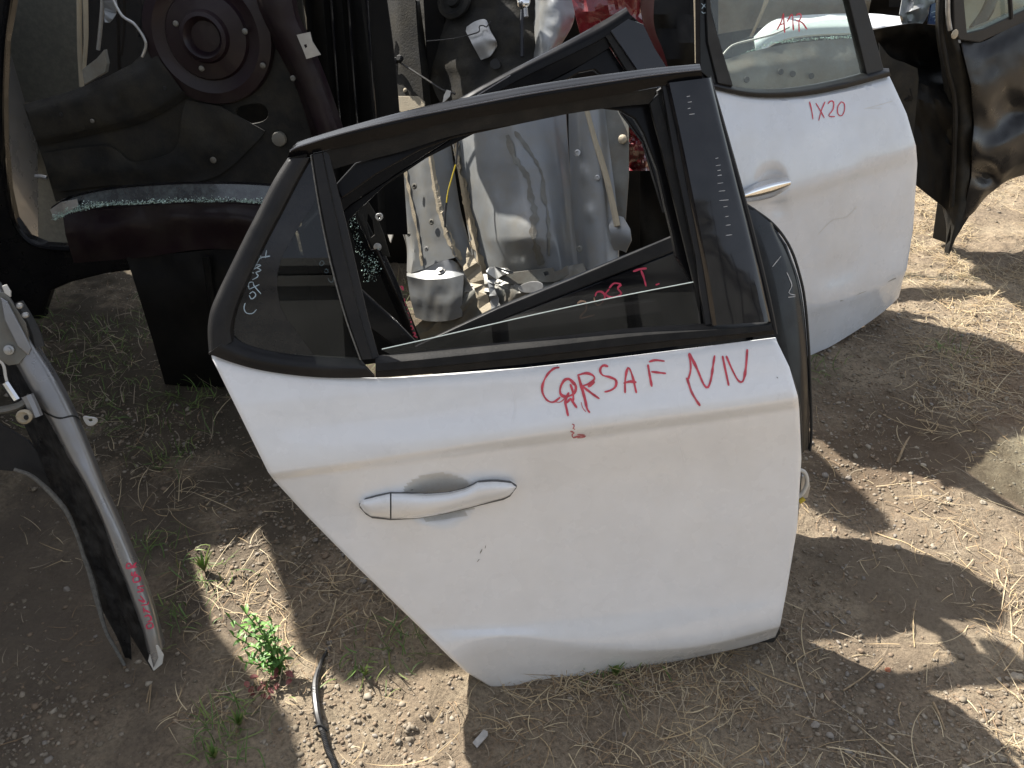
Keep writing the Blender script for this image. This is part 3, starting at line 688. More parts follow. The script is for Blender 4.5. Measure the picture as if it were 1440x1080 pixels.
# lowered window pane and its bright cut edge
wg = [(537, 492), (620, 473), (720, 450), (850, 421), (983, 395), (1000, 458), (800, 478), (560, 504)]
pane = slab(door, 'window_pane', MD, wg, -.022, .004, M['tint'], bevel=0)
ptube(pane, 'cut_edge', MD, [(537, 491), (620, 472.5), (720, 449.5), (850, 421), (983, 395)], .0011, M['edge'], w=-.0215, n=30, sides=5)

# writing on the door
q = lambda pts: [(720+x/3.2727, 460+y/3.2727) for x, y in pts]
wr = [
 q([(218, 187), (195, 190), (165, 215), (142, 260), (140, 300), (160, 335), (190, 345), (222, 322)]),
 q([(290, 268), (265, 240), (240, 245), (222, 280), (225, 310), (250, 320), (285, 305), (294, 275), (280, 250)]),
 q([(262, 300), (245, 340), (252, 380), (258, 410)]), q([(250, 350), (270, 330), (280, 345), (298, 372)]), q([(268, 262), (280, 300), (282, 340)]),
 q([(305, 225), (318, 270), (335, 330), (345, 375), (358, 394)]), q([(300, 222), (340, 212), (372, 222), (378, 240), (350, 262), (322, 270)]),
 q([(322, 270), (360, 300), (402, 330)]), q([(350, 275), (380, 250)]),
 q([(442, 182), (420, 176), (405, 195), (415, 220), (450, 230), (478, 245), (475, 275), (450, 292), (425, 298)]),
 q([(520, 304), (520, 250), (528, 200), (538, 188), (555, 230), (572, 304)]), q([(512, 258), (545, 250), (572, 255)]),
 q([(625, 172), (632, 215), (643, 274)]), q([(630, 160), (660, 152), (702, 157)]), q([(640, 205), (665, 208), (708, 213)]),
 q([(815, 120), (822, 190), (810, 240), (805, 235), (825, 300), (865, 362)]), q([(815, 120), (850, 190), (880, 260), (900, 278), (915, 240), (925, 175), (932, 130)]),
 q([(968, 132), (980, 190), (997, 270)]), q([(985, 132), (1010, 190), (1040, 245), (1062, 248), (1075, 190), (1082, 102)])]
strokes(door, 'marker_stroke', door_skin, wr, 3.1, M['marker'], jitter=.35)
strokes(door, 'marker_stroke', door_skin, [q([(200, 345), (222, 345), (245, 325)]), q([(318, 345), (325, 372), (340, 390)]), q([(808, 235), (830, 300), (860, 355)])], 1.6, M['marker_fade'])
strokes(door, 'marker_stroke', door_skin, [q([(275, 445), (288, 452), (280, 464), (290, 470)]), q([(268, 478), (285, 484), (275, 494), (282, 508)]), q([(280, 508), (310, 500), (340, 500), (322, 506), (300, 508)]), q([(300, 492), (335, 494)])], 2.0, M['marker_fade'], label='smeared faint red marker marks')
strokes(door, 'scratch', door_skin, [q([(758, 480), (775, 540), (793, 612)]), q([(0, 280), (12, 330), (14, 380), (0, 440)])], 1.0, M['faint'], lift=.0005)
strokes(door, 'paint_chip', door_skin, [[(675, 778), (678, 772)], [(671, 790), (674, 786)], [(682, 771), (683, 767)], [(578, 689), (581, 688)], [(783, 515), (784, 514)], [(1092, 530), (1094, 532)]], 1.2, M['chipgrey'], lift=.0006)
q3 = lambda pts: [(280+x/3, 180+y/3) for x, y in pts]
strokes(door, 'marker_stroke', frit, [q3([(195, 738), (190, 760), (200, 780), (225, 782), (243, 765)]), q3([(213, 700), (228, 690), (240, 705), (222, 722), (212, 705)]), q3([(212, 680), (255, 660)]), q3([(212, 680), (208, 655), (228, 650), (232, 665), (262, 700)]),
     q3([(225, 640), (250, 625), (240, 610), (262, 600), (240, 588)]), q3([(232, 612), (210, 600), (235, 580), (262, 578), (225, 598)]), q3([(238, 548), (268, 545), (300, 540)]), q3([(262, 512), (258, 530), (262, 552)]), q3([(285, 515), (280, 548)])], 1.5, M['marker_white'], label='pale blue handwriting on the quarter glass')

# ================================================================== BLACK DOOR RIGHT BEHIND IT
BD = Plane((0, 1.48, 0), 10, 21)
bd = thing('black_car_door', 'black car door leaning tilted right behind the white door with 208 written on its glass', 'car door', (0.2, 1.40, 0))
slab(bd, 'body_panel', BD, [(596, 486), (700, 436), (800, 396), (950, 334), (1044, 288), (1062, 292), (1085, 312), (1108, 345), (1122, 385), (1130, 425), (1136, 500), (1139, 580), (1138, 628), (1128, 640), (1105, 700), (1060, 800), (800, 850), (680, 760)], 0, .05, M['navy'], bevel=.006, smooth_outline=0)
loft(bd, 'body_skin', BD, [[(1040, 292), (1052, 400), (1062, 520), (1068, 640)], [(1062, 296), (1088, 400), (1100, 520), (1100, 640)], [(1082, 312), (1112, 400), (1128, 520), (1130, 634)], [(1088, 314), (1124, 396), (1137, 520), (1138, 632)]], [.022, .018, .010, -.004], M['navy'], n=40, sub=6, thick=.004)
ptube(bd, 'edge_seal', BD, [(1050, 288), (1086, 314), (1110, 346), (1124, 385), (1132, 425), (1138, 500), (1141, 600), (1139, 634)], .0035, M['darkrubber'], w=-.004, n=50)
strokes(bd, 'scratch', bd.children[1], [[(1106, 383), (1110, 392), (1113, 402), (1109, 412), (1118, 415)], [(1108, 418), (1118, 417)], [(1086, 375), (1098, 360)]], 1.3, M['scratch'])
# belt trim band, lower pane
slab(bd, 'belt_trim', BD, [(582, 488), (700, 434), (800, 394), (952, 330), (956, 350), (820, 404), (700, 452), (610, 492)], .012, .018, M['plastic'], bevel=.003)
tp = slab(bd, 'window_lip', BD, [(690, 456), (820, 406), (958, 352), (985, 450), (990, 470), (700, 500), (660, 480)], .010, .006, M['gloss'], bevel=.001)
# frame
br_t = [(424, 318), (480, 262), (540, 215), (633, 147), (700, 108), (780, 67), (840, 34), (880, 10)]
br_h = [(430, 322), (486, 266), (546, 221), (650, 150), (718, 108), (796, 70), (850, 44), (886, 20)]
br_b = [(440, 336), (492, 288), (556, 245), (660, 178), (730, 135), (800, 100), (852, 70), (902, 34)]
loft(bd, 'roof_rail', BD, [br_t, mix(br_t, br_h, .6), br_h, mix(br_h, br_b, .3), mix(br_h, br_b, .34), br_b], [-.012, .002, .004, .003, -.004, -.008], M['satin'], n=50, sub=[3, 1, 3, 1, 4], thick=.02, sharp=True)
ptube(bd, 'rail_highlight_line', BD, [(473, 277), (486, 264), (546, 219), (650, 148), (718, 106)], .0012, M['rail_highlight'], w=.006, n=50, sides=6)  # paler line standing in for the glint on this rail
slab(bd, 'inner_frame', BD, [(440, 336), (492, 288), (556, 245), (660, 178), (730, 135), (800, 100), (857, 66), (900, 130), (930, 180), (950, 250), (935, 300), (905, 200), (875, 160), (850, 110), (836, 98), (815, 102), (760, 135), (690, 176), (600, 222), (540, 262), (500, 300), (462, 340)], -.022, .02, M['satin'], bevel=.003)
slab(bd, 'pillar_cover', BD, [(858, 44), (884, 26), (905, 34), (920, 66), (940, 98), (965, 150), (985, 200), (960, 215), (925, 150), (896, 100)], .006, .014, M['gloss'], bevel=.002)
slab(bd, 'pillar_seal', BD, [(850, 48), (860, 42), (898, 100), (925, 152), (912, 158), (888, 110)], .002, .014, M['rubber'])
rp = slab(bd, 'rear_pillar', BD, [(416, 322), (434, 312), (450, 330), (500, 400), (560, 455), (588, 484), (560, 492), (520, 462), (470, 410), (440, 365)], 0, .03, M['satin'], bevel=.004)
q4 = lambda pts: [(400+x/4.154, 240+y/4.154) for x, y in pts]
strokes(bd, 'marker_stroke', rp, [q4([(210, 530), (222, 525), (232, 540), (215, 555), (205, 545), (212, 528)]), q4([(235, 580), (250, 575), (255, 592), (240, 598), (234, 585)]), q4([(255, 625), (262, 645), (282, 650), (288, 612), (296, 602)])], 1.6, M['marker_white'], label='pale 208 written on the rear pillar')
q7 = lambda pts: [(700+x/3, 160+y/3) for x, y in pts]
strokes(bd, 'marker_stroke', tp, [q7([(410, 770), (418, 752), (440, 752), (452, 770), (440, 795)]), q7([(470, 740), (455, 760), (480, 775), (520, 760), (505, 735), (520, 720), (490, 715), (470, 735)]), q7([(570, 665), (600, 655), (628, 652)]), q7([(604, 660), (615, 690), (625, 728)]), q7([(665, 722), (682, 716)])], 2.6, M['marker_bright'], label='red 208 T written on the glass')
strokes(bd, 'marker_stroke', tp, [q7([(335, 800), (350, 790), (370, 795), (372, 825), (352, 850), (350, 862), (408, 848)]), q7([(405, 775), (412, 800), (425, 808), (440, 795)])], 2.4, M['marker_tan'])

# ================================================================== GREY QUARTER PANEL WITH WHEEL HOUSE
QP = Plane((0.1, 2.22, 0), -32, 26)
qp = thing('quarter_panel', 'dirty grey inner quarter panel with wheel house bulge seen through the window opening', 'body panel', (.1, 2.12, 0))
# smooth wheel house: vertical bands from left to right
def vb(x0, x1, x2, x3): return [(x0, 150), (x1, 250), (x2, 360), (x3, 430)]
cols = [vb(626, 645, 664, 676), vb(640, 654, 676, 690), vb(672, 676, 706, 716), vb(715, 728, 752, 760), vb(742, 765, 786, 790), vb(775, 790, 802, 812), vb(795, 802, 815, 825)]
whs = loft(qp, 'wheel_house', QP, cols, [[-.10, -.10, -.10, -.09], [-.045, -.04, -.05, -.06], [0.0, .005, .02, -.04], [.02, .035, .055, -.03], [.0, .0, .02, -.03], [-.05, -.05, -.045, -.05], [-.07, -.08, -.07, -.06]], M['grey'], n=60, sub=8, thick=.004, wfun=addf(crumple(.002, .02, 5), bump_at(735, 330, 50, 60, .02), bump_at(700, 300, 14, 60, .008, -12)))
post = [[(800, 110), (800, 200), (806, 300), (818, 420)], [(812, 110), (815, 200), (822, 300), (832, 420)], [(836, 110), (842, 200), (848, 290), (850, 410)], [(846, 110), (856, 200), (868, 300), (870, 400)]]
loft(qp, 'tube_pillar', QP, post, [-.05, 0, .005, -.03], M['grey'], n=40, sub=8, thick=.004, wfun=addf(bump_at(828, 300, 14, 16, .012), bump_at(820, 245, 14, 16, .008)))
disc(qp, 'pillar_hole', QP.at(830, 300, .010), QP.n, [(.011, -.003), (.011, .001), (.009, .0012)], M['gap'], sides=20)
ptube(qp, 'seam_sealer', QP, [(826, 155), (838, 200), (850, 240), (860, 280), (868, 318)], .012, M['seal'], w=.006, n=30, flat=.6)
slab(qp, 'outer_plate', QP, [(846, 150), (884, 150), (884, 250), (878, 330), (868, 320), (858, 250)], -.03, .004, M['grey_dk'], bevel=.001, wfun=crumple(.004, .05, 2))
disc(qp, 'bolt', QP.at(876, 196, -.026), QP.n, [(.014, 0), (.014, .006), (.008, .010), (.004, .011)], M['seal'], sides=14)
disc(qp, 'plate_hole', QP.at(846, 187, -.024), QP.n, [(.008, 0), (.007, .001)], M['gap'], sides=16)
loft(qp, 'bracket', QP, [[(858, 306), (866, 303), (876, 305)], [(856, 318), (872, 318), (886, 322)], [(858, 330), (874, 332), (888, 338)], [(860, 352), (872, 352), (880, 355)]], [-.02, -.002, 0, -.02], M['grey'], n=12, sub=3, thick=.003)
# left boxed column in folded strips
lc = [[(553, 236), (558, 300), (571, 345), (572, 382)], [(560, 230), (572, 300), (582, 345), (578, 384)], [(577, 222), (588, 290), (593, 345), (597, 378)], [(592, 215), (600, 290), (612, 340), (616, 368)], [(604, 205), (618, 280), (632, 330), (640, 362)], [(612, 200), (628, 290), (640, 340), (650, 375)], [(632, 195), (646, 290), (660, 345), (668, 400)]]
fcol = loft(qp, 'folded_column', QP, lc, [-.03, .012, .010, .022, .024, .0, -.05], M['grey'], n=40, sub=[3, 4, 3, 4, 2, 4], thick=.004, sharp=True, wfun=crumple(.0015, .03, 4))
strokes(qp, 'seam_sealer', fcol, [[(604, 208), (612, 260), (622, 310), (636, 345), (648, 366)]], 7, M['seal'], lift=.003, jitter=.5)
strokes(qp, 'seam_sealer', fcol, [[(568, 228), (578, 280), (588, 330), (594, 374)]], 3.5, M['seal'], lift=.003, jitter=.5)
strokes(qp, 'seam_sealer', whs, [[(640, 200), (648, 260), (660, 320), (680, 375), (692, 410)], [(652, 250), (660, 300), (670, 335)]], 9, M['seal'], lift=.003, jitter=.6)
strokes(qp, 'seam_sealer', whs, [[(714, 190), (724, 222), (742, 250), (746, 275), (752, 300), (750, 330), (762, 372)]], 7, M['grey_dk'], lift=.003, jitter=.8)
strokes(qp, 'seam_sealer', whs, [[(724, 185), (746, 215), (762, 245), (764, 275), (770, 300), (772, 360)]], 4, M['grey_dk'], lift=.003, jitter=.8)
# box foot with bolt
loft(qp, 'box_foot', QP, [[(572, 384), (585, 374), (600, 366), (636, 366), (650, 384)], [(572, 388), (590, 392), (606, 393), (632, 391), (652, 386)], [(577, 420), (592, 424), (606, 425), (632, 424), (650, 420)], [(584, 446), (594, 450), (606, 452), (632, 451), (650, 445)]],
     [-.03, .045, .040, .03], M['grey'], n=24, sub=[4, 5, 4], thick=.004, wfun=crumple(.004, .04, 9), sharp=True)
disc(qp, 'bolt', QP.at(620, 381, .020), (QP.n*.4+Vector((0, 0, 1))), [(.016, 0), (.016, .003), (.009, .004), (.009, .010), (.003, .011)], M['zinc'], sides=18)
# torn lower flange and floor bits
def torn(poly, amp, n=60):
    s = spline(poly, n, closed=True); return [(x+random.uniform(-amp, amp), y+random.uniform(-amp, amp)) for x, y in s]
loft(qp, 'torn_floor', QP, [[(640, 378), (690, 386), (740, 384), (820, 370)], [(640, 410), (690, 410), (740, 404), (830, 396)], [(560, 480), (640, 470), (740, 440), (850, 412)], [(560, 540), (640, 520), (740, 500), (850, 470)]], [-.02, .03, .0, -.05], M['grey_dk'], n=40, sub=6, thick=.004, wfun=crumple(.02, .045, 12))
slab(qp, 'torn_edge', QP, torn([(655, 350), (672, 372), (680, 395), (688, 420), (700, 440), (706, 455), (690, 462), (676, 440), (668, 410), (655, 390)], 2.5, 40), .035, .003, M['seal'], bevel=.001, wfun=crumple(.02, .08, 2))
slab(qp, 'torn_edge', QP, torn([(684, 380), (700, 376), (718, 382), (722, 384), (700, 392), (696, 408), (704, 430), (694, 440), (688, 412)], 1.5, 40), .045, .003, M['grey'], bevel=.001, wfun=crumple(.02, .08, 4))
slab(qp, 'flange', QP, [(684, 381), (696, 376), (714, 377), (719, 383), (778, 376), (780, 382), (792, 378), (798, 372), (800, 386), (782, 396), (720, 400), (700, 392)], .03, .003, M['grey_dk'], bevel=.001, holes=[[(764, 383), (770, 381), (772, 386), (766, 388)]])
slab(qp, 'oval_plate', QP, spline([(728, 404), (745, 396), (760, 397), (764, 404), (752, 411), (735, 411)], 20, closed=True).tolist(), .04, .003, M['zinc'], bevel=.001)
# upper part above the rails
loft(qp, 'upper_box', QP, [[(541, 0), (541, 60), (544, 100), (546, 134)], [(560, 0), (562, 60), (565, 100), (568, 150)], [(584, 0), (588, 60), (592, 100), (596, 150)], [(588, 0), (596, 60), (600, 100), (604, 150)]], [.0, .02, .015, -.03], M['underseal'], n=30, sub=[4, 5, 3], thick=.01, sharp=True, label='greenish grey upper box section')
slab(qp, 'triangle_gusset', QP, [(546, 135), (588, 135), (597, 143), (597, 156), (565, 160)], .03, .004, M['seal'])
loft(qp, 'arch_dome', QP, [[(588, 0), (598, 70), (608, 120), (622, 150)], [(640, 0), (645, 60), (650, 100), (660, 150)], [(710, 0), (712, 60), (716, 100), (730, 130)], [(745, 0), (748, 50), (752, 90), (760, 120)], [(775, 0), (785, 40), (790, 80), (800, 110)]], [-.06, .01, .02, .0, -.04], M['underseal'], n=30, sub=6, thick=.004, wfun=crumple(.012, .03, 7))
disc(qp, 'strut_cup', QP.at(640, 0, .025), QP.n, [(.062, 0), (.062, .012), (.048, .018), (.040, .006), (.026, .006), (.024, .02), (.012, .022)], M['underseal'], sides=32)
loft(qp, 'cover_plate', QP, [[(656, 38), (668, 30), (682, 27), (687, 36)], [(655, 44), (668, 40), (682, 36), (690, 44)], [(664, 62), (674, 60), (686, 56), (698, 58)], [(676, 84), (682, 82), (690, 78), (699, 64)]], [.03, .035, .045, .03], M['zinc'], n=14, sub=5, thick=.003, label='bright bare metal plate on the dark arch')
ptube(qp, 'wire', QP, [(600, 58), (640, 54), (664, 48), (674, 44), (674, 37), (680, 36), (684, 38), (690, 30)], .0022, M['cable'], w=.05, n=50, sides=6)
slab(qp, 'cover_hole', QP, spline([(690, 86), (698, 82), (704, 92), (698, 97), (690, 94)], 16, closed=True).tolist(), .032, .003, M['gap'], bevel=0)
loft(qp, 'light_post', QP, [[(752, 0), (748, 40), (746, 100)], [(762, 0), (760, 40), (758, 100)], [(782, 0), (784, 40), (770, 80)], [(806, 0), (806, 30), (790, 60)]], [-.02, .03, .03, .0], M['grey'], n=16, sub=4, thick=.004, wfun=crumple(.01, .05, 17))
ptube(qp, 'strap', QP, [(735, 14), (734, 40), (734, 80)], .007, M['gloss'], w=.06, n=12)
disc(qp, 'strap_button', QP.at(737, 2, .07), QP.n, [(.022, 0), (.022, .006), (.015, .012), (.005, .014)], M['chrome'], sides=20)
ptube(qp, 'strap_pin', QP, [(739, 12), (740, 24)], .007, M['zinc'], w=.07, n=5)
ptube(qp, 'side_rods', QP, [(533, 0), (530, 40), (532, 62), (534, 100), (540, 150)], .005, M['silver'], w=.0, n=30)
ptube(qp, 'edge_flange', QP, [(529, 95), (534, 130), (540, 162)], .005, M['seal'], w=.02, n=20)
ptube(qp, 'cable', QP, [(538, 28), (532, 45), (531, 66), (540, 76), (556, 88)], .006, M['cable'], w=.035, n=40)
ptube(qp, 'cable', QP, [(553, 82), (575, 96), (600, 112), (622, 126), (640, 132)], .0035, M['cable'], w=.045, n=40)
for p in ((549, 79), (557, 86), (564, 83)): disc(qp, 'connector', QP.at(*p, .045), QP.n, [(.011, 0), (.012, .012), (.008, .016)], M['gap'], sides=8)
disc(qp, 'rivet', QP.at(570, 127, .019), QP.n, [(.007, 0), (.007, .003), (.003, .005)], M['seal'], sides=12)
slab(qp, 'loose_tag', QP, [(628, 126), (634, 128), (632, 136), (622, 146), (624, 134)], .05, .003, M['whiteplastic'])
# wire hanging in front of the wheel house
ptube(qp, 'wire', QP, [(644, 190), (643, 210), (641, 231)], .0032, M['cable'], w=.07, n=16)
ptube(qp, 'wire', QP, [(641, 231), (636, 248), (630, 270), (628, 285)], .0022, M['yellow'], w=.07, n=16)
ptube(qp, 'wire', QP, [(629, 275), (626, 300), (626, 320)], .004, M['cable'], w=.065, n=16)
slab(qp, 'clip', QP, [(535, 270), (553, 270), (553, 278), (536, 278)], .0, .004, M['whiteplastic'], holes=[[(543, 272), (547, 272), (546, 275), (542, 275)]])
slab(qp, 'clip', QP, [(551, 296), (557, 298), (558, 312), (549, 342), (545, 330), (552, 314)], -.01, .004, M['whiteplastic'])
ptube(qp, 'rod', QP, [(546, 235), (545, 262), (547, 270)], .006, M['zinc'], w=-.01, n=10)

# ================================================================== RED BODY SHELL PIECE
RP = Plane((.5, 2.55, 0), 8, 8)
rp_ = thing('red_fender', 'dark red crumpled fender behind the black door', 'fender', (.5, 2.55, 0))
loft(rp_, 'fender_panel', RP, [[(800, -20), (820, 60), (850, 120), (860, 200)], [(860, -20), (870, 40), (880, 100), (885, 180)], [(895, -20), (895, 30), (910, 90), (905, 190)], [(915, -20), (918, 40), (925, 100), (915, 210)]], [-.02, .03, .03, -.03], M['red'], n=30, sub=6, thick=.004, wfun=crumple(.03, .03, 21))
loft(rp_, 'flange', RP, [[(898, -20), (904, 30), (916, 62), (932, 90), (940, 110)], [(922, -20), (919, 20), (922, 45), (932, 70), (941, 100)]], [.01, .03], M['darkred'], n=20, sub=4, thick=.004)
loft(rp_, 'lower_panel', RP, [[(860, 150), (880, 190), (885, 240)], [(890, 150), (905, 200), (905, 240)], [(915, 150), (920, 190), (922, 240)]], [0, .03, 0], M['red'], n=20, sub=6, thick=.004, wfun=crumple(.05, .05, 33))

# ================================================================== DARK HATCH PIECE WITH BROKEN GLASS
HP = Plane((-.35, 1.78, 0), 4, 12)
hp = thing('tailgate_frame', 'dark narrow tailgate frame with broken green glass left of the grey quarter panel', 'tailgate', (-.35, 1.78, 0))
lp = loft(hp, 'lower_strip', HP, [[(522, 352), (540, 400), (558, 440), (574, 480)], [(530, 350), (552, 400), (570, 440), (584, 480)], [(540, 356), (560, 400), (574, 440), (592, 490)]], [0, .012, -.01], M['satin'], n=30, sub=4, thick=.01)
slab(hp, 'hinge_plate', HP, [(500, 276), (514, 278), (528, 300), (540, 330), (549, 362), (528, 356), (516, 330), (505, 305)], .0, .006, M['underseal'], holes=[[(517, 300), (524, 310), (527, 330), (521, 335), (516, 318)]])
disc(hp, 'bolt', HP.at(531, 347, .004), HP.n, [(.010, 0), (.010, .004), (.004, .006)], M['zinc'], sides=16)
slab(hp, 'eyelet', HP, spline([(528, 302), (536, 300), (539, 306), (534, 311), (528, 308)], 14, closed=True).tolist(), .004, .004, M['zinc'], holes=[[(531, 304), (535, 304), (534, 307), (531, 307)]])
slab(hp, 'glass_shard', HP, torn([(488, 298), (500, 306), (512, 330), (522, 352), (532, 375), (534, 392), (524, 382), (514, 396), (506, 360), (494, 328)], 1.0, 50), .008, .004, M['darkglass'], bevel=0)
V = []; F = []
for k in range(260):
    t_ = random.random(); a_ = np.array((490, 300)); b_ = np.array((515, 395)); c_ = a_*(1-t_)+b_*t_ + np.array((random.gauss(3, 3), random.gauss(0, 3)))
    if random.random() < .5: c_ = np.array((random.gauss(525, 5), random.gauss(375, 10)))
    p = HP.at(c_[0], c_[1], .012+random.random()*.004); s = random.uniform(.0008, .0025)
    i0 = len(V)
    for _ in range(4): V.append(p+Vector((random.uniform(-s, s), random.uniform(-s, s), random.uniform(-s, s))))
    F += [(i0, i0+1, i0+2), (i0, i0+2, i0+3), (i0, i0+3, i0+1), (i0+1, i0+3, i0+2)]
mesh_obj('glass_crumbs', V, F, M['shard'], hp, smooth=False, kind='stuff')
strokes(hp, 'marker_stroke', lp, [q4([(675, 680), (690, 676), (692, 700)]), q4([(682, 690), (694, 688)]), q4([(700, 745), (703, 765), (718, 768)]), q4([(710, 790), (722, 800), (716, 815)]), q4([(716, 830), (735, 835), (726, 852)]), q4([(728, 868), (742, 872), (735, 890)]), q4([(735, 905), (752, 915), (742, 930)]), q4([(748, 945), (765, 950), (755, 965), (775, 975)])], 2.4, M['marker_bright'], label='red letters down the strip')
slab(hp, 'backing_panel', HP, [(420, 330), (500, 280), (560, 400), (600, 500), (470, 520), (440, 420)], -.30, .01, M['black_dull'], bevel=.003)

# ================================================================== SILVER WHITE DOOR FURTHER BACK
SD = Plane((1.44, 2.66, 0), 30, 14)
sdr = thing('silver_car_door', 'pale silver car door with red writing and a chrome handle behind the white door', 'car door', (1.44, 2.78, 0))
sc = [
 [(990, 118), (1010, 124), (1060, 134), (1118, 134), (1180, 124), (1250, 106)],
 [(994, 126), (1010, 131), (1060, 141), (1118, 141), (1180, 131), (1254, 114)],
 [(1010, 190), (1060, 195), (1120, 190), (1200, 178), (1275, 160)],
 [(1020, 262), (1060, 268), (1120, 262), (1200, 236), (1288, 205)],
 [(1025, 290), (1060, 292), (1120, 284), (1200, 256), (1290, 230)],
 [(1040, 370), (1100, 374), (1160, 362), (1220, 346), (1284, 322)],
 [(1060, 440), (1100, 436), (1160, 426), (1220, 408), (1275, 378)],
 [(1080, 470), (1120, 450), (1170, 436), (1220, 420), (1270, 392)],
 [(1090, 530), (1140, 500), (1170, 486), (1215, 458), (1245, 436), (1264, 418)]]
sil = loft(sdr, 'body_panel', SD, sc, [-.02, -.005, .02, .036, .024, .012, .014, .006, -.02], M['silverwhite'], n=90, sub=[2, 8, 8, 4, 8, 8, 3, 6], thick=.003, roll=.004,
     wfun=addf(bump_at(1086, 255, 26, 24, -.02, 0, 1.3), bump_at(1092, 290, 22, 18, -.008), bump_at(1180, 380, 60, 30, -.006, -20), crumple(.002, .02, 14)))
slab(sdr, 'inner_panel', SD, [(1000, 140), (1118, 148), (1246, 120), (1278, 200), (1280, 240), (1272, 322), (1254, 412), (1150, 480), (1095, 505), (1040, 300)], -.03, .09, M['grey_dk'], bevel=.008)
loft(sdr, 'reflection_strip', SD, [[(1180, 417), (1220, 400), (1262, 383)], [(1182, 424), (1222, 408), (1260, 392)]], [.013, .013], M['grey_reflection'], n=12, sub=3, thick=.008)  # faint grey reflection on the panel, put in as a strip
hr = loft(sdr, 'door_handle', SD, [[(1048, 268), (1066, 258), (1090, 252), (1108, 250)], [(1046, 273), (1066, 265), (1090, 258), (1112, 254)], [(1046, 279), (1066, 275), (1090, 268), (1112, 260)], [(1050, 284), (1068, 282), (1090, 276), (1108, 265)]], [.045, .066, .064, .040], M['chrome'], n=24, sub=5, thick=.008)
bt = loft(sdr, 'belt_trim', SD, [[(985, 106), (1010, 116), (1060, 125), (1118, 123), (1180, 112), (1238, 97), (1250, 96)], [(986, 114), (1010, 121), (1060, 130), (1118, 129), (1180, 119), (1240, 103), (1251, 101)], [(990, 121), (1010, 126), (1060, 136), (1118, 136), (1180, 126), (1248, 108), (1254, 107)]], [-.018, .0, -.004], M['plastic'], n=40, sub=4, thick=.02)
slab(sdr, 'front_frame', SD, [(984, -30), (990, -30), (1002, 20), (1030, 122), (1006, 118), (985, 100)], -.012, .02, M['satin'])
slab(sdr, 'corner_trim', SD, [(992, -30), (997, -30), (1000, 20), (1031, 121), (1010, 117), (996, 60)], -.006, .01, M['gap'])
slab(sdr, 'rear_frame', SD, [(1186, -30), (1208, -30), (1225, 30), (1245, 104), (1220, 108), (1206, 50)], -.012, .025, M['plastic'], bevel=.003)
wp = slab(sdr, 'window_pane', SD, [(994, -30), (1190, -30), (1206, 40), (1222, 108), (1118, 124), (1060, 126), (1029, 120), (1006, 50)], -.024, .004, M['hazy'], bevel=0)
strokes(sdr, 'marker_stroke', sil, [[(1138, 143), (1141, 155), (1143, 168)], [(1147, 145), (1153, 155), (1159, 166)], [(1160, 143), (1155, 155), (1151, 170)], [(1164, 146), (1168, 142), (1172, 144), (1171, 154), (1165, 163), (1174, 164)], [(1183, 143), (1178, 150), (1178, 160), (1183, 163), (1187, 156), (1187, 146), (1182, 143)]], 1.5, M['marker'], label='thin red IX20 written by hand')
q2 = lambda pts: [(960+x/4.235, y/4.235) for x, y in pts]
strokes(sdr, 'marker_stroke', wp, [q2([(600, 80), (585, 130), (560, 178)]), q2([(598, 85), (602, 140), (606, 195)]), q2([(575, 150), (600, 140)]), q2([(620, 130), (650, 85), (655, 140), (658, 180)]), q2([(675, 95), (690, 80), (705, 95), (690, 125), (672, 120)]), q2([(690, 125), (692, 190)]), q2([(690, 125), (715, 140), (738, 175)])], 2.0, M['marker'], label='red marks on the window glass')
ff = [c for c in sdr.children if c.name.startswith('front_frame')][0]
strokes(sdr, 'marker_stroke', ff, [q2([(110, 20), (140, 50)]), q2([(138, 18), (112, 52)]), q2([(112, 68), (118, 78), (136, 76)])], 1.0, M['marker_white'])
strokes(sdr, 'scratch', sil, [[(1215, 153), (1235, 148), (1255, 142)], [(1218, 152), (1240, 152)], [(1150, 330), (1170, 310), (1190, 305), (1205, 290)]], .8, M['whiteplastic'], lift=.0005)

# ---- things seen through and beside its window
WP = Plane((1.2, 3.7, 0), 0, 62)
wh = thing('white_hood', 'white sunlit car hood lying behind the silver door', 'car hood', (1.2, 3.7, 0))
loft(wh, 'hood_panel', WP, [[(1060, 52), (1085, 30), (1120, 22), (1190, 19), (1240, 20), (1300, 28)], [(1062, 62), (1090, 45), (1130, 38), (1200, 36), (1240, 38), (1290, 30)], [(1064, 80), (1090, 60), (1130, 50), (1200, 46), (1228, 43), (1262, 29)]], [0, .02, .0], M['white'], n=30, sub=4, thick=.01)
ws = thing('windshield', 'broken windshield with crumbled green edge seen through the silver door window', 'windshield', (1.0, 3.3, 0))
WS = Plane((1.0, 3.3, 0), 6, 20)
slab(ws, 'glass_sheet', WS, [(1016, 76), (1030, 62), (1060, 48), (1110, 36), (1160, 28), (1215, 26), (1222, 52), (1160, 53), (1120, 56), (1080, 62), (1050, 76), (1032, 92), (1020, 96)], 0, .005, M['hazy'], bevel=0)
V = []; F = []
for k in range(700):
    t_ = random.random(); xs_ = np.interp(t_, [0, .15, .35, .6, 1], [1028, 1050, 1085, 1125, 1215]); ys_ = np.interp(t_, [0, .15, .35, .6, 1], [92, 75, 61, 56, 51])
    p = WS.at(xs_+random.gauss(0, 2), ys_+random.gauss(0, 1.2), .008); s = random.uniform(.0015, .004); i0 = len(V)
    for _ in range(4): V.append(p+Vector((random.uniform(-s, s), random.uniform(-s, s), random.uniform(-s, s))))
    F += [(i0, i0+1, i0+2), (i0, i0+2, i0+3), (i0, i0+3, i0+1), (i0+1, i0+3, i0+2)]
mesh_obj('glass_crumbs', V, F, M['shard'], ws, smooth=False, kind='stuff')
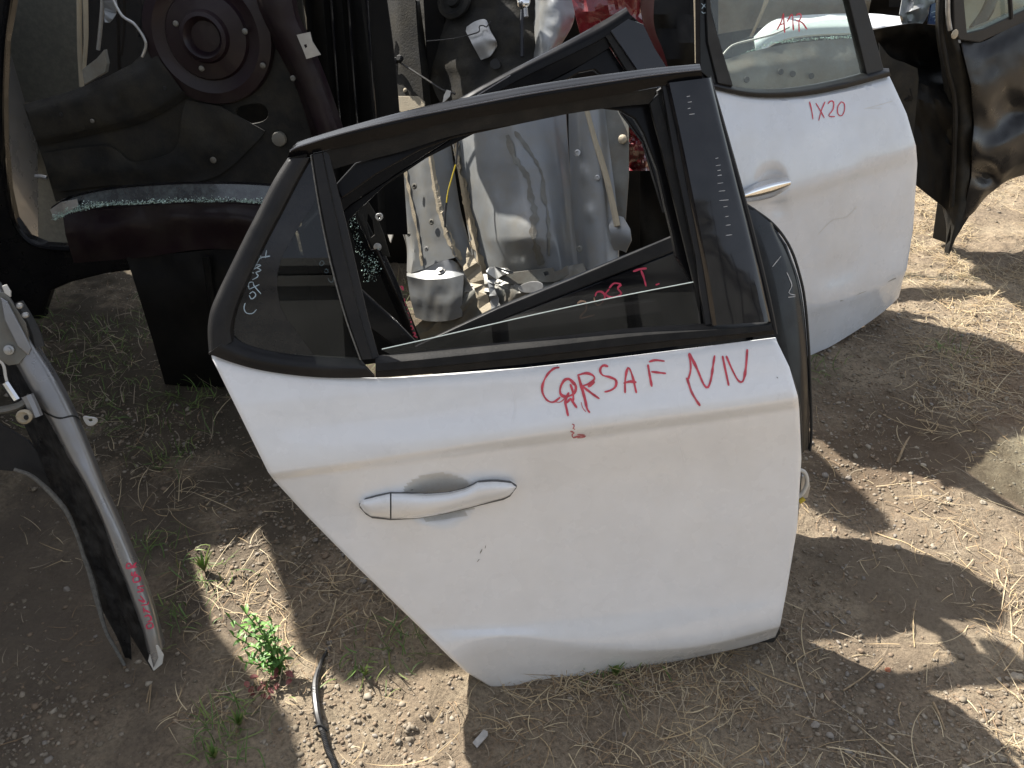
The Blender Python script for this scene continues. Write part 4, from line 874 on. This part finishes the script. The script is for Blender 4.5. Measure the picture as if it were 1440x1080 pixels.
ptube(ws, 'rubber_edge', WS, [(1016, 78), (1030, 64), (1058, 56), (1088, 48), (1110, 38)], .004, M['whiteplastic'], w=.01, n=30)
ptube(ws, 'wiper_arm', WS, [(1052, 84), (1080, 82), (1110, 72), (1140, 62)], .006, M['cable'], w=.02, n=20)
gd = thing('grey_tailgate', 'dull grey green tailgate panel lying behind the silver door glass', 'tailgate', (1.1, 3.1, 0))
GD = Plane((1.1, 3.05, 0), 10, 25)
loft(gd, 'tailgate_panel', GD, [[(1000, 90), (1060, 72), (1120, 60), (1225, 52)], [(1010, 110), (1060, 100), (1120, 94), (1225, 92)], [(1015, 160), (1060, 150), (1120, 150), (1230, 140)]], [0, .03, 0], M['grey_dk'], n=30, sub=6, thick=.01, wfun=crumple(.01, .03, 4))
for p in ((1098, 101), (1115, 104), (1141, 107), (1050, 112)): disc(gd, 'hole', GD.at(*p, .035), GD.n, [(.012, 0), (.011, .003)], M['gap'], sides=14)
up = thing('grey_fender', 'tall grey fender shell standing behind the silver door window', 'fender', (1.2, 4.2, 0))
UP = Plane((1.2, 5.0, 0), 0, 4)
loft(up, 'fender_panel', UP, [[(985, -60), (1060, -60), (1150, -60), (1230, -60)], [(990, 0), (1060, 0), (1150, 0), (1225, 0)], [(1000, 50), (1060, 40), (1150, 30), (1220, 25)]], [0, .05, .0], M['grey_dk'], n=24, sub=6, thick=.01, wfun=crumple(.03, .02, 6))
ptube(up, 'pale_strip', UP, [(1086, -30), (1078, 0), (1066, 30), (1056, 52)], .018, M['seal'], w=.09, n=12, flat=.4)

# ================================================================== DARK JUNK BETWEEN SILVER AND RIGHT DOORS
JP = Plane((1.9, 3.3, 0), 10, 8)
jk = thing('wheel_liner', 'black plastic wheel arch liner between the silver door and the dented black door', 'wheel liner', (1.9, 3.3, 0))
loft(jk, 'liner_shell', JP, [[(1228, 42), (1260, 36), (1300, 34), (1340, 60)], [(1232, 70), (1270, 80), (1310, 90), (1345, 100)], [(1250, 120), (1280, 112), (1320, 130), (1350, 150)], [(1275, 200), (1300, 190), (1330, 200), (1355, 220)], [(1288, 260), (1300, 270), (1325, 290), (1345, 310)]], [0, -.10, .04, .02, 0], M['black_dull'], n=24, sub=6, thick=.006, wfun=crumple(.03, .03, 8))
loft(jk, 'liner_lip', JP, [[(1236, 60), (1252, 80), (1272, 88), (1290, 96)], [(1240, 96), (1258, 100), (1282, 104), (1292, 112)], [(1262, 140), (1272, 170), (1280, 190), (1284, 200)]], [.06, .06, .05], M['underseal'], n=16, sub=5, thick=.004)
gs = thing('bent_sheet', 'torn pale grey sheet metal corner above the black wheel liner', 'sheet metal', (2.0, 3.6, 0))
GS = Plane((2.0, 3.5, 0), 12, 15)
loft(gs, 'sheet', GS, [[(1272, -20), (1290, -20), (1320, -20)], [(1265, 20), (1285, 14), (1314, 4)], [(1268, 32), (1282, 40), (1300, 30)], [(1276, 46), (1282, 52), (1292, 40)]], [0, .03, .01, .05], M['grey'], n=14, sub=5, thick=.003, wfun=crumple(.03, .06, 3))
gdk = thing('blue_panel', 'small dark blue panel piece with a white mark beside the torn sheet', 'panel', (2.2, 3.6, 0))
bp_ = slab(gdk, 'panel', GS, [(1310, 6), (1322, 2), (1324, 36), (1306, 34)], .03, .01, M['blue'])
strokes(gdk, 'white_mark', bp_, [[(1309, 18), (1318, 16), (1314, 30)], [(1311, 24), (1318, 23)]], 1.0, M['marker_white'])

# ================================================================== DENTED BLACK DOOR AT THE FAR SIDE
KD = Plane((1.87, 3.24, 0), 27, 6)
kd = thing('dented_black_door', 'dented glossy black car door standing at the far side of the photo', 'car door', (1.87, 3.24, 0))
kc = [[(1352, 56), (1378, 60), (1410, 44), (1450, 16), (1560, -40)],
      [(1356, 80), (1385, 84), (1415, 70), (1450, 50), (1580, 0)],
      [(1366, 120), (1390, 124), (1420, 108), (1460, 95), (1600, 60)],
      [(1370, 175), (1392, 178), (1425, 165), (1465, 150), (1610, 120)],
      [(1368, 200), (1385, 215), (1420, 200), (1465, 180), (1620, 140)],
      [(1366, 250), (1385, 258), (1415, 240), (1460, 222), (1630, 190)],
      [(1352, 310), (1368, 300), (1395, 270), (1450, 244), (1640, 220)]]
loft(kd, 'body_panel', KD, kc, [-.01, .015, .03, .0, .035, .01, -.02], M['black_paint'], n=70, sub=8, thick=.004,
     wfun=addf(crumple(.010, .012, 44), bump_at(1385, 245, 30, 22, -.05, 30), bump_at(1420, 150, 30, 34, -.03, 30)), roll=.003)
slab(kd, 'inner_panel', KD, [(1352, 60), (1440, 24), (1560, -30), (1620, 200), (1450, 238), (1390, 262), (1345, 335), (1338, 345), (1352, 250), (1362, 180), (1356, 110)], -.03, .10, M['black_dull'], bevel=.006)
loft(kd, 'door_edge', KD, [[(1324, -30), (1322, 40), (1330, 100), (1336, 160), (1334, 250), (1330, 290), (1338, 310)], [(1330, -30), (1333, 40), (1345, 80), (1352, 130), (1352, 200), (1348, 280), (1336, 340)], [(1338, -30), (1344, 40), (1356, 90), (1366, 140), (1366, 200), (1358, 290), (1332, 366)]], [-.07, -.02, -.01], M['underseal'], n=50, sub=5, thick=.02)
ptube(kd, 'rubber_seal', KD, [(1325, -20), (1323, 40), (1332, 96), (1342, 140), (1342, 210), (1338, 290)], .010, M['rubber'], w=-.03, n=50)
ptube(kd, 'metal_edge', KD, [(1333, -20), (1333, 20), (1336, 42)], .008, M['zinc'], w=.0, n=10)
slab(kd, 'window_frame', KD, [(1340, -40), (1352, -40), (1360, 46), (1384, 40), (1470, 0), (1560, -60), (1572, -40), (1470, 18), (1420, 40), (1378, 60), (1350, 56), (1342, 44)], .005, .03, M['plastic'], bevel=.004)
slab(kd, 'quarter_glass', KD, [(1350, -40), (1560, -60), (1470, 4), (1384, 44), (1358, 50)], -.01, .004, M['clear'], bevel=0)
ptube(kd, 'window_guide', KD, [(1418, -30), (1422, 26)], .008, M['plastic'], w=.006, n=6)
disc(kd, 'screw', KD.at(1342, 48, .02), KD.n, [(.016, 0), (.016, .004), (.006, .008)], M['seal'], sides=10)
bb = thing('rear_light_shell', 'grey shell piece behind the dented black door window', 'shell', (2.6, 4.6, 0))
BB = Plane((2.5, 4.6, 0), 20, 10)
loft(bb, 'shell_panel', BB, [[(1340, -60), (1480, -70)], [(1345, 0), (1480, -20)], [(1350, 60), (1480, 30)]], [0, .05, 0], M['grey'], n=10, sub=5, thick=.01, wfun=crumple(.05, .03, 3))
ptube(bb, 'black_strut', BB, [(1402, -20), (1388, 16), (1370, 42)], .03, M['gloss'], w=.15, n=8)

# ================================================================== MAROON WHEEL HOUSE AT THE REAR LEFT
MP = Plane((-1.0, 2.35, 0), -4, 6)
mp = thing('maroon_wheelhouse', 'dark maroon inner wheel house panel with round strut dome', 'body panel', (-1.0, 2.35, 0))
mo = [(32, 147), (70, 140), (113, 123), (150, 108), (185, 90), (208, 68), (216, 40), (220, -40), (420, -40), (430, 47), (440, 180), (420, 262), (300, 262), (200, 262), (130, 272), (78, 284), (62, 230), (50, 197)]
slab(mp, 'side_panel', MP, mo, -.01, .012, M['underseal'], holes=[spline([(331, 162), (334, 152), (345, 148), (366, 146), (376, 155), (376, 165), (366, 172), (345, 175), (336, 172)], 24, closed=True).tolist()], bevel=.002)
slab(mp, 'dark_fill_sheet', MP, [(190, 120), (300, 60), (430, 60), (450, 180), (430, 300), (110, 296), (120, 200)], -.25, .01, M['underseal'])  # dark sheet added to keep lit ground out of the panel hole
loft(mp, 'upper_flange', MP, [[(32, 147), (113, 123), (185, 90), (214, 62)], [(40, 160), (115, 138), (190, 110), (225, 85)], [(50, 196), (120, 182), (200, 160), (256, 128)], [(54, 206), (125, 190), (205, 170), (270, 132)]], [-.005, .025, .022, .0], M['underseal'], n=50, sub=[3, 6, 3], thick=.003, wfun=addf(crumple(.004, .03, 3), bump_at(158, 146, 15, 14, .008)))
loft(mp, 'pressed_field', MP, [[(60, 215), (140, 205), (165, 212), (190, 228), (245, 210), (256, 160), (262, 140)], [(66, 240), (140, 236), (175, 240), (200, 244), (262, 230), (300, 180), (310, 150)], [(80, 270), (140, 262), (180, 260), (210, 258), (300, 250), (360, 200), (372, 184)]], [.004, .010, .002], M['underseal'], n=40, sub=5, thick=.004, wfun=crumple(.006, .03, 9))
for p in ((86, 161), (181, 133), (157, 147), (232, 124)): disc(mp, 'hole', MP.at(*p, .027), MP.n, [(.006, 0), (.005, .002)], M['gap'], sides=12)
c0 = MP.at(293, 50, .0)
disc(mp, 'strut_dome', c0, MP.n, [(.185, -.005), (.180, .012), (.150, .020), (.130, .010), (.118, .008), (.112, .018), (.070, .026), (.064, .040), (.054, .044), (.046, .036), (.040, .020), (.012, .022)], M['maroon'], sides=56)
for p in ((345, 44), (370, 92), (284, 96), (248, 33)): disc(mp, 'bolt', MP.at(*p, .022), MP.n, [(.008, 0), (.008, .005), (.004, .008)], M['grey_dk'], sides=12)
loft(mp, 'maroon_rail', MP, [[(345, -40), (362, 20), (385, 62), (415, 120), (438, 190)], [(362, -40), (378, 20), (400, 60), (425, 120), (450, 190)], [(405, -40), (414, 20), (430, 60), (452, 120), (476, 185)], [(412, -40), (420, 20), (438, 60), (462, 120), (483, 182)]], [.0, .05, .05, .0], M['maroon'], n=40, sub=[4, 5, 4], thick=.004, wfun=crumple(.004, .03, 11))
slab(mp, 'silver_tab', MP, [(417, 49), (436, 45), (439, 58), (451, 77), (431, 83), (426, 70)], .065, .003, M['zinc'], holes=[[(427, 63), (431, 62), (432, 66), (429, 68)]])
slab(mp, 'torn_bracket', MP, [(115, 98), (136, 82), (146, 70), (150, 90), (148, 102), (118, 120)], .03, .02, M['grey_dk'], bevel=.002)
ptube(mp, 'side_tab', MP, [(50, 248), (58, 248), (66, 250)], .006, M['zinc'], w=.0, n=4)
disc(mp, 'mount', MP.at(393, 195, .0), MP.n, [(.022, 0), (.020, .010), (.008, .012)], M['grey_dk'], sides=14)

gp = thing('grey_board', 'large plain grey board standing in the shade at the rear left', 'board', (-1.7, 3.3, 0))
GP = Plane((-1.7, 3.25, 0), -2, 4)
slab(gp, 'upper_board', GP, [(-60, -60), (120, -60), (118, 140), (-60, 150)], 0, .02, M['board'])
slab(gp, 'lower_board', GP, [(-60, 152), (118, 142), (112, 345), (-60, 352)], 0, .02, M['board'])
lpst = thing('pale_strips', 'two worn pale trim strips between the grey board and maroon panel', 'trim strip', (-1.4, 2.7, 0))
LS = Plane((-1.4, 2.7, 0), 0, 6)
for a_, b_, c_ in (((111, -40), (112, 60), (115, 122)), ((119, -40), (121, 50), (118, 96))):
    ptube(lpst, 'strip', LS, [a_, b_, c_], .008, M['seal'], w=0, n=12, flat=.5)
ptube(lpst, 'thin_strip', LS, [(147, -40), (143, 20), (138, 70)], .006, M['zinc'], w=.02, n=10)
slab(lpst, 'torn_sheet', LS, torn([(146, -30), (162, -30), (162, 20), (155, 30), (146, 25)], 2, 30), .03, .004, M['grey'], bevel=.0005, wfun=crumple(.02, .1, 2))
slab(lpst, 'dark_backing', LS, [(116, -60), (240, -60), (240, 140), (116, 140)], -.15, .01, M['gloss'], bevel=.002)

# broken glass edge strip lying across
gl = thing('glass_strip', 'long curved broken windscreen strip with green crumbled edge lying across dark panels', 'broken windscreen', (-1.0, 2.1, 0))
GL = Plane((-1.0, 2.12, 0), -6, 10)
st = [(72, 294), (90, 282), (110, 275), (150, 267), (200, 262), (260, 259), (330, 259), (385, 262)]
sb = [(76, 308), (92, 300), (112, 294), (150, 287), (200, 285), (260, 282), (330, 282), (385, 286)]
loft(gl, 'rubber_edge', GL, [[(x, y-3) for x, y in st], st], [-.01, .004], M['gloss'], n=50, sub=2, thick=.006)
loft(gl, 'glass_band', GL, [st, sb], [0, .012], M['sheen_band'], n=60, sub=4, thick=.006)
V = []; F = []
for k in range(2200):
    t_ = random.random(); i_ = t_*7; j_ = int(min(6, i_)); f_ = i_-j_
    x = sb[j_][0]*(1-f_)+sb[j_+1][0]*f_; y = sb[j_][1]*(1-f_)+sb[j_+1][1]*f_
    sp = 6 if x > 140 else 9
    p = GL.at(x+random.gauss(0, 2), y-abs(random.gauss(0, sp*.5))+2, .014+random.random()*.006); s = random.uniform(.0008, .0028); i0 = len(V)
    for _ in range(4): V.append(p+Vector((random.uniform(-s, s), random.uniform(-s, s), random.uniform(-s, s))))
    F += [(i0, i0+1, i0+2), (i0, i0+2, i0+3), (i0, i0+3, i0+1), (i0+1, i0+3, i0+2)]
mesh_obj('glass_crumbs', V, F, M['shard'], gl, smooth=False, kind='stuff')
slab(gl, 'end_plate', GL, [(70, 295), (86, 284), (108, 280), (110, 290), (92, 300), (76, 308)], .02, .003, M['zinc'], bevel=.0005, wfun=crumple(.01, .08, 1))

dp = thing('maroon_door_shell', 'dark maroon door shell standing below the broken windscreen strip', 'door shell', (-.95, 2.25, 0))
DP = Plane((-.95, 2.28, 0), -3, 5)
loft(dp, 'upper_panel', DP, [[(88, 300), (200, 290), (300, 286), (400, 292)], [(92, 330), (200, 318), (300, 308), (410, 320)], [(104, 370), (200, 362), (300, 350), (420, 360)]], [0, .02, 0], M['maroon'], n=40, sub=6, thick=.02, wfun=crumple(.01, .02, 3))
loft(dp, 'lower_panel', DP, [[(178, 362), (250, 356), (330, 350), (430, 360)], [(190, 400), (260, 400), (340, 400), (450, 410)], [(215, 480), (280, 490), (350, 500), (470, 500)], [(232, 540), (290, 545), (360, 540), (480, 530)]], [0, .02, .02, 0], M['black_dull'], n=30, sub=6, thick=.03, wfun=crumple(.01, .02, 6))
ptube(dp, 'panel_rib', DP, [(290, 360), (300, 430), (315, 500), (322, 540)], .012, M['black_dull'], w=.03, n=20)

bf = thing('black_body_frame', 'large black body side frame around the grey board at the photo edge', 'body side frame', (-1.8, 2.9, 0))
BF = Plane((-1.6, 2.72, 0), -3, 6)
fo = [(-120, -60), (26, -60), (14, 10), (5, 60), (2, 140), (3, 210), (9, 270), (18, 310), (36, 335), (60, 345), (110, 348), (200, 340), (260, 338), (262, 372), (150, 385), (98, 398), (70, 410), (60, 440), (58, 500), (64, 560), (30, 600), (-120, 620)]
slab(bf, 'frame_panel', BF, fo, 0, .05, M['black_paint'], bevel=.010)
ptube(bf, 'inner_lip', BF, [(20, -60), (10, 10), (4, 60), (1, 140), (3, 210), (10, 270), (20, 312), (38, 337), (62, 348), (110, 351), (200, 344)], .010, M['satin'], w=.012, n=70)

# black folded panels between the maroon rail and grey quarter panel
fp = thing('black_tailgate', 'dull black ribbed tailgate standing between maroon rail and grey quarter panel', 'tailgate', (-.5, 2.6, 0))
FP_ = Plane((-.5, 2.45, 0), 0, 6)
xs_ = [405, 425, 432, 450, 456, 474, 480, 500, 508, 535]
loft(fp, 'ribbed_panel', FP_, [[(x, -60), (x+8+i*1.5, 100), (x+20+i*2, 330)] for i, x in enumerate(xs_)], [0, .03, .0, .03, 0, .03, 0, .03, 0, .0], M['black_dull'], n=30, sub=3, thick=.01)
slab(fp, 'white_clip', FP_, [(412, -20), (420, -20), (430, 25), (431, 42), (427, 40)], .05, .01, M['seal'])
slab(fp, 'dark_fill_sheet', FP_, [(430, 190), (600, 170), (700, 100), (900, 100), (900, 420), (620, 470), (450, 470)], -.75, .02, M['black_dull'])  # black sheet added to darken the gaps around the quarter panel
for x in (462, 486, 512): ptube(fp, 'rib_edge', FP_, [(x, -60), (x+10, 90), (x+18, 190)], .004, M['gloss'], w=.035, n=12)

bk = thing('dark_fill_bumper', 'black bumper shape added to fill the dark behind the quarter panel', 'bumper', (.3, 3.2, 0))  # black filler that keeps bright ground from showing through
BK = Plane((.6, 3.3, 0), 0, 8)
loft(bk, 'bumper_skin', BK, [[(760, -60), (900, -60), (1010, -60)], [(780, 60), (900, 60), (1010, 60)], [(800, 200), (900, 200), (1020, 200)], [(820, 400), (900, 400), (1030, 400)]], [0, .08, .02, 0], M['black_dull'], n=24, sub=6, thick=.02, wfun=crumple(.08, .02, 13))
ptube(bk, 'pale_edge', BK, [(978, -40), (980, 30), (981, 88)], .010, M['seal'], w=.3, n=12)
rw = thing('dark_fill_shell', 'row of dull black shells added to fill the dark back of the yard', 'car shell', (.5, 5.2, 0))  # filler put in for the blackness beyond the parts
RW = Plane((.5, 5.4, 0), 0, 4)
loft(rw, 'shell_side', RW, [[(-400, -140), (100, -140), (700, -140), (1250, -140), (1800, -140)], [(-400, -40), (100, -40), (700, -40), (1250, -40), (1800, -40)], [(-400, 40), (100, 40), (700, 40), (1250, 40), (1800, 40)], [(-400, 142), (100, 142), (700, 142), (1250, 142), (1800, 142)]], [-.1, .1, .1, 0], M['black_dull'], n=80, sub=8, thick=.05, wfun=crumple(.25, .012, 13))

# ================================================================== SILVER FENDER IN FRONT
b0 = on_ground(203, 950)
FD = Plane((b0.x, b0.y, 0), 12, 26)
fd = thing('silver_fender', 'silver car fender standing on its tip with red letters down its edge', 'fender', (b0.x, b0.y, 0))
rdg = [(-70, 390), (-20, 440), (24, 515), (42, 548), (72, 598), (94, 640), (118, 680), (142, 730), (159, 776), (180, 830), (200, 887), (214, 943)]
rgt = [(-50, 340), (0, 397), (48, 476), (77, 522), (104, 573), (130, 635), (150, 686), (170, 730), (185, 765), (205, 815), (217, 850), (232, 905)]
fs = loft(fd, 'outer_skin', FD, [rdg, mix(rdg, rgt, .12), mix(rdg, rgt, .5), mix(rdg, rgt, .85), rgt], [.0, .014, .012, 0, -.035], M['silver'], n=90, sub=[3, 6, 5, 4], thick=.003, wfun=crumple(.0012, .03, 2))
lft = [(-70, 440), (-30, 500), (14, 560), (48, 628), (74, 690), (100, 740), (122, 800), (140, 850), (166, 900), (186, 955)]
loft(fd, 'inner_return', FD, [lft, mix(lft, rdg, .5), rdg], [-.075, -.05, .0], M['grime_black'], n=70, sub=5, thick=.003, wfun=crumple(.006, .03, 7))
sl = [(20, 660), (42, 668), (60, 682), (80, 702), (95, 722), (108, 752), (117, 780), (127, 808), (138, 850), (149, 888), (164, 915), (180, 945)]
ptube(fd, 'arch_seal', FD, sl, [.004, .006, .004, .0065, .004, .0035], M['seal_grey'], w=-.055, n=70, sides=7)
# plastic filler at the tip
slab(fd, 'tip_patch', FD, [(214, 905), (222, 908), (230, 922), (228, 934), (216, 944), (208, 930)], .012, .006, M['whiteplastic'])
slab(fd, 'arch_liner', FD, [(-60, 560), (40, 620), (75, 665), (88, 700), (78, 700), (60, 682), (30, 664), (-60, 655)], -.08, .01, M['plastic'])
# upper bracket
br_ = slab(fd, 'mount_bracket', FD, [(-60, 400), (8, 412), (36, 455), (43, 492), (26, 512), (12, 514), (-60, 470)], .022, .004, M['grey_dk'], bevel=.001)
slab(fd, 'bracket_flange', FD, [(0, 418), (10, 424), (33, 468), (44, 490), (40, 500), (24, 486), (6, 450)], .030, .006, M['silver'], bevel=.002)
disc(fd, 'bolt', FD.at(13, 492, .024), FD.n, [(.010, 0), (.010, .003), (.006, .004), (.006, .009), (.002, .010)], M['zinc'], sides=16)
slab(fd, 'top_clip', FD, [(2, 402), (8, 400), (14, 410), (14, 418), (6, 412)], .04, .008, M['whiteplastic'])
for p in ((29, 430), (37, 443)): disc(fd, 'clip', FD.at(*p, .03), FD.n, [(.006, 0), (.006, .008), (.003, .010)], M['zinc'], sides=10)
ptube(fd, 'black_wing', FD, [(26, 425), (40, 448), (50, 470), (55, 488)], .012, M['darkrubber'], w=-.01, n=12, flat=.5)
ptube(fd, 'lamp_bracket', FD, [(-40, 580), (0, 577), (28, 570), (42, 558)], .012, M['grey_dk'], w=.03, n=16, flat=.6)
ptube(fd, 'lamp_mount', FD, [(38, 556), (46, 572), (52, 586)], .012, M['silver'], w=.035, n=8)
disc(fd, 'mount_eye', FD.at(36, 585, .045), FD.n, [(.014, 0), (.015, .010), (.011, .014), (.006, .010)], M['seal'], sides=18)
disc(fd, 'mount_hole', FD.at(37, 587, .058), FD.n, [(.005, 0), (.0045, .002)], M['gap'], sides=12)
ptube(fd, 'cable', FD, [(-10, 500), (4, 512), (8, 530), (12, 545)], .003, M['whiteplastic'], w=.02, n=16)
ptube(fd, 'connector', FD, [(8, 538), (20, 556), (24, 562)], .008, M['chrome'], w=.02, n=8)
slab(fd, 'shiny_tab', FD, spline([(116, 586), (126, 586), (136, 588), (137, 594), (130, 599), (122, 598)], 18, closed=True).tolist(), -.005, .003, M['zinc'], holes=[[(124, 590), (129, 589), (130, 592), (126, 593)]])
strokes(fd, 'panel_seam', fs, [[(54, 572), (68, 582), (84, 588), (102, 585), (112, 590)]], 2.2, M['gap'])
q5 = lambda pts: [(x/2.7, 680+y/2.7) for x, y in pts]
strokes(fd, 'marker_stroke', fs, [
  q5([(558, 535), (575, 528), (580, 545), (560, 550), (556, 535)]), q5([(548, 505), (565, 500), (575, 515), (560, 525)]), q5([(545, 478), (570, 490)]), q5([(545, 470), (547, 490)]),
  q5([(536, 462), (560, 458), (562, 448)]), q5([(525, 440), (550, 450), (532, 425)]), q5([(520, 412), (545, 405), (520, 395), (545, 388)]),
  q5([(508, 375), (530, 370), (528, 352), (505, 358), (508, 375)]), q5([(500, 350), (522, 345)]), q5([(500, 350), (500, 335)]), q5([(510, 347), (512, 333)]), q5([(480, 322), (518, 316)]), q5([(480, 322), (482, 304), (496, 306), (498, 320), (516, 300)])], 2.2, M['marker_bright'], label='red hand written letters down the fender')

# ================================================================== CABLE ON THE GROUND
cb = thing('black_cable', 'black corrugated cable running out under the white door over the soil', 'cable', tuple(on_ground(450, 1000)))
def gpt(x, y, h): p = on_ground(x, y); return (p.x, p.y, gz(p.x, p.y)+h)
tube(cb, 'taped_section', [gpt(458, 908, .004), gpt(451, 925, .010), gpt(443, 960, .012), gpt(446, 1000, .012), gpt(452, 1025, .012)], [.003, .006, .008, .008, .007], M['cable'], n=40)
tube(cb, 'corrugated_tube', [gpt(452, 1022, .010), gpt(460, 1050, .009), gpt(472, 1085, .009), (-.36, .86, .004), (-.3, .75, 0)], .0062, M['cable'], n=150, sides=10, ridges=1)
tube(cb, 'cable_tie', [gpt(440, 1022, .012), gpt(450, 1020, .019), gpt(460, 1024, .012)], .003, M['gap'], n=8)

# ================================================================== UNSEEN PANEL ADDED LEFT OF THE FRAME, OUTLINED TO SHADE THE FOREGROUND

cs = thing('side_shade_caster', 'unseen grey side panel added to shade the ground, outlined from its shadow edges', 'car shell', (-1.9, 1.8, 0))
def up_sun(px, py):
    G = on_ground(px, py); k = (G.x+1.9)/(-SUN.x); return (G.y+SUN.y*k, SUN.z*k)
gp_ = [(0.4, 0), (3.0, 0), (3.4, .6), (3.4, 2.5), (3.1, 2.6), up_sun(640, 935), up_sun(520, 950), up_sun(455, 900), up_sun(392, 722), up_sun(268, 772), up_sun(300, 870), up_sun(350, 930), up_sun(410, 1000), up_sun(430, 1082), up_sun(450, 1200), (.9, 2.3), (.6, 1.5)]
bm = bmesh.new(); vs = [bm.verts.new((0, y-1.8, z)) for y, z in gp_]; f = bm.faces.new(vs)
ex = bmesh.ops.extrude_face_region(bm, geom=[f])
for v in [g for g in ex['geom'] if isinstance(g, bmesh.types.BMVert)]: v.co.x -= .08
bmesh.ops.recalc_face_normals(bm, faces=bm.faces[:]); me = bpy.data.meshes.new('side_panel'); bm.to_mesh(me); bm.free(); me.materials.append(M['silver'])
o = bpy.data.objects.new('side_panel', me); COL.objects.link(o); o.parent = cs
b = o.modifiers.new('bevel', 'BEVEL'); b.width = .02; b.segments = 3

# unseen fence added behind the camera for the glossy black parts to mirror
yf = thing('mirrored_fence', 'tall dark green sheet fence with steel rails added unseen behind the camera to be mirrored', 'fence', (0, -3.6, 0))
def boxm(parent, name, c, s, m):
    V = [Vector((c[0]+s[0]*i, c[1]+s[1]*j, c[2]+s[2]*k)) for i in (-.5, .5) for j in (-.5, .5) for k in (-.5, .5)]
    return mesh_obj(name, V, [(0, 1, 3, 2), (4, 6, 7, 5), (0, 4, 5, 1), (2, 3, 7, 6), (0, 2, 6, 4), (1, 5, 7, 3)], m, parent, smooth=False, bevel=.004)
fm = mat('fence_sheet', (.17, .175, .17), .6, var=.2, vscale=3)
for i in range(12): boxm(yf, 'sheet_panel', (-6.6+i*1.2, -3.65, 1.5), (1.19, .03, 2.9), fm)
for i in range(13): boxm(yf, 'post', (-7.2+i*1.2, -3.58, 1.5), (.06, .06, 3.0), M['gap'])
for z in (.4, 1.2, 2.0, 2.8): boxm(yf, 'rail', (0, -3.53, z), (14.4, .04, .07), M['gap'])

rs = thing('rear_shade_caster', 'unseen dark panel on a post, added to shade the upper grey quarter panel', 'car shell', (0, 3.05, 0))  # unseen panel added to keep the sun off the upper quarter panel
RSV = [(-.53, 1.13), (-.2, 1.13), (-.25, 1.55), (-.42, 1.95), (-.54, 1.98)]
V = [Vector((x, 3.0, z)) for x, z in RSV]+[Vector((x, 3.08, z)) for x, z in RSV]; k = len(RSV)
mesh_obj('shade_panel', V, [tuple(range(k)), tuple(range(2*k-1, k-1, -1))]+[(i, i+k, (i+1) % k+k, (i+1) % k) for i in range(k)], M['black_dull'], rs, smooth=False, bevel=.01)
for x in (-.26,): boxm(rs, 'pillar', (x, 3.04, .68), (.07, .07, 1.36), M['black_dull'])

for (x_, y_, r_) in ((583, 262, .006), (607, 312, .006), (600, 350, .005), (575, 330, .004), (690, 240, .006), (812, 215, .006), (815, 350, .006), (840, 250, .005)):
    disc(qp, 'plug', QP.at(x_, y_, .03 if x_ < 680 else .012), QP.n, [(r_*1.8, 0), (r_*1.8, .002), (r_, .003), (r_*.8, .001)], M['grey_dk'] if x_ % 2 else M['zinc'], sides=14)
for (x_, y_, r_) in ((300, 225, .006), (130, 170, .004), (412, 110, .005)):
    disc(mp, 'plug', MP.at(x_, y_, .012 if y_ > 180 else .03), MP.n, [(r_*1.6, 0), (r_*1.6, .002), (r_, .004)], M['grey_dk'], sides=12)
ptube(mp, 'wiring', MP, [(150, -20), (170, 20), (190, 35), (205, 60), (200, 80)], .004, M['zinc'], w=.02, n=40)
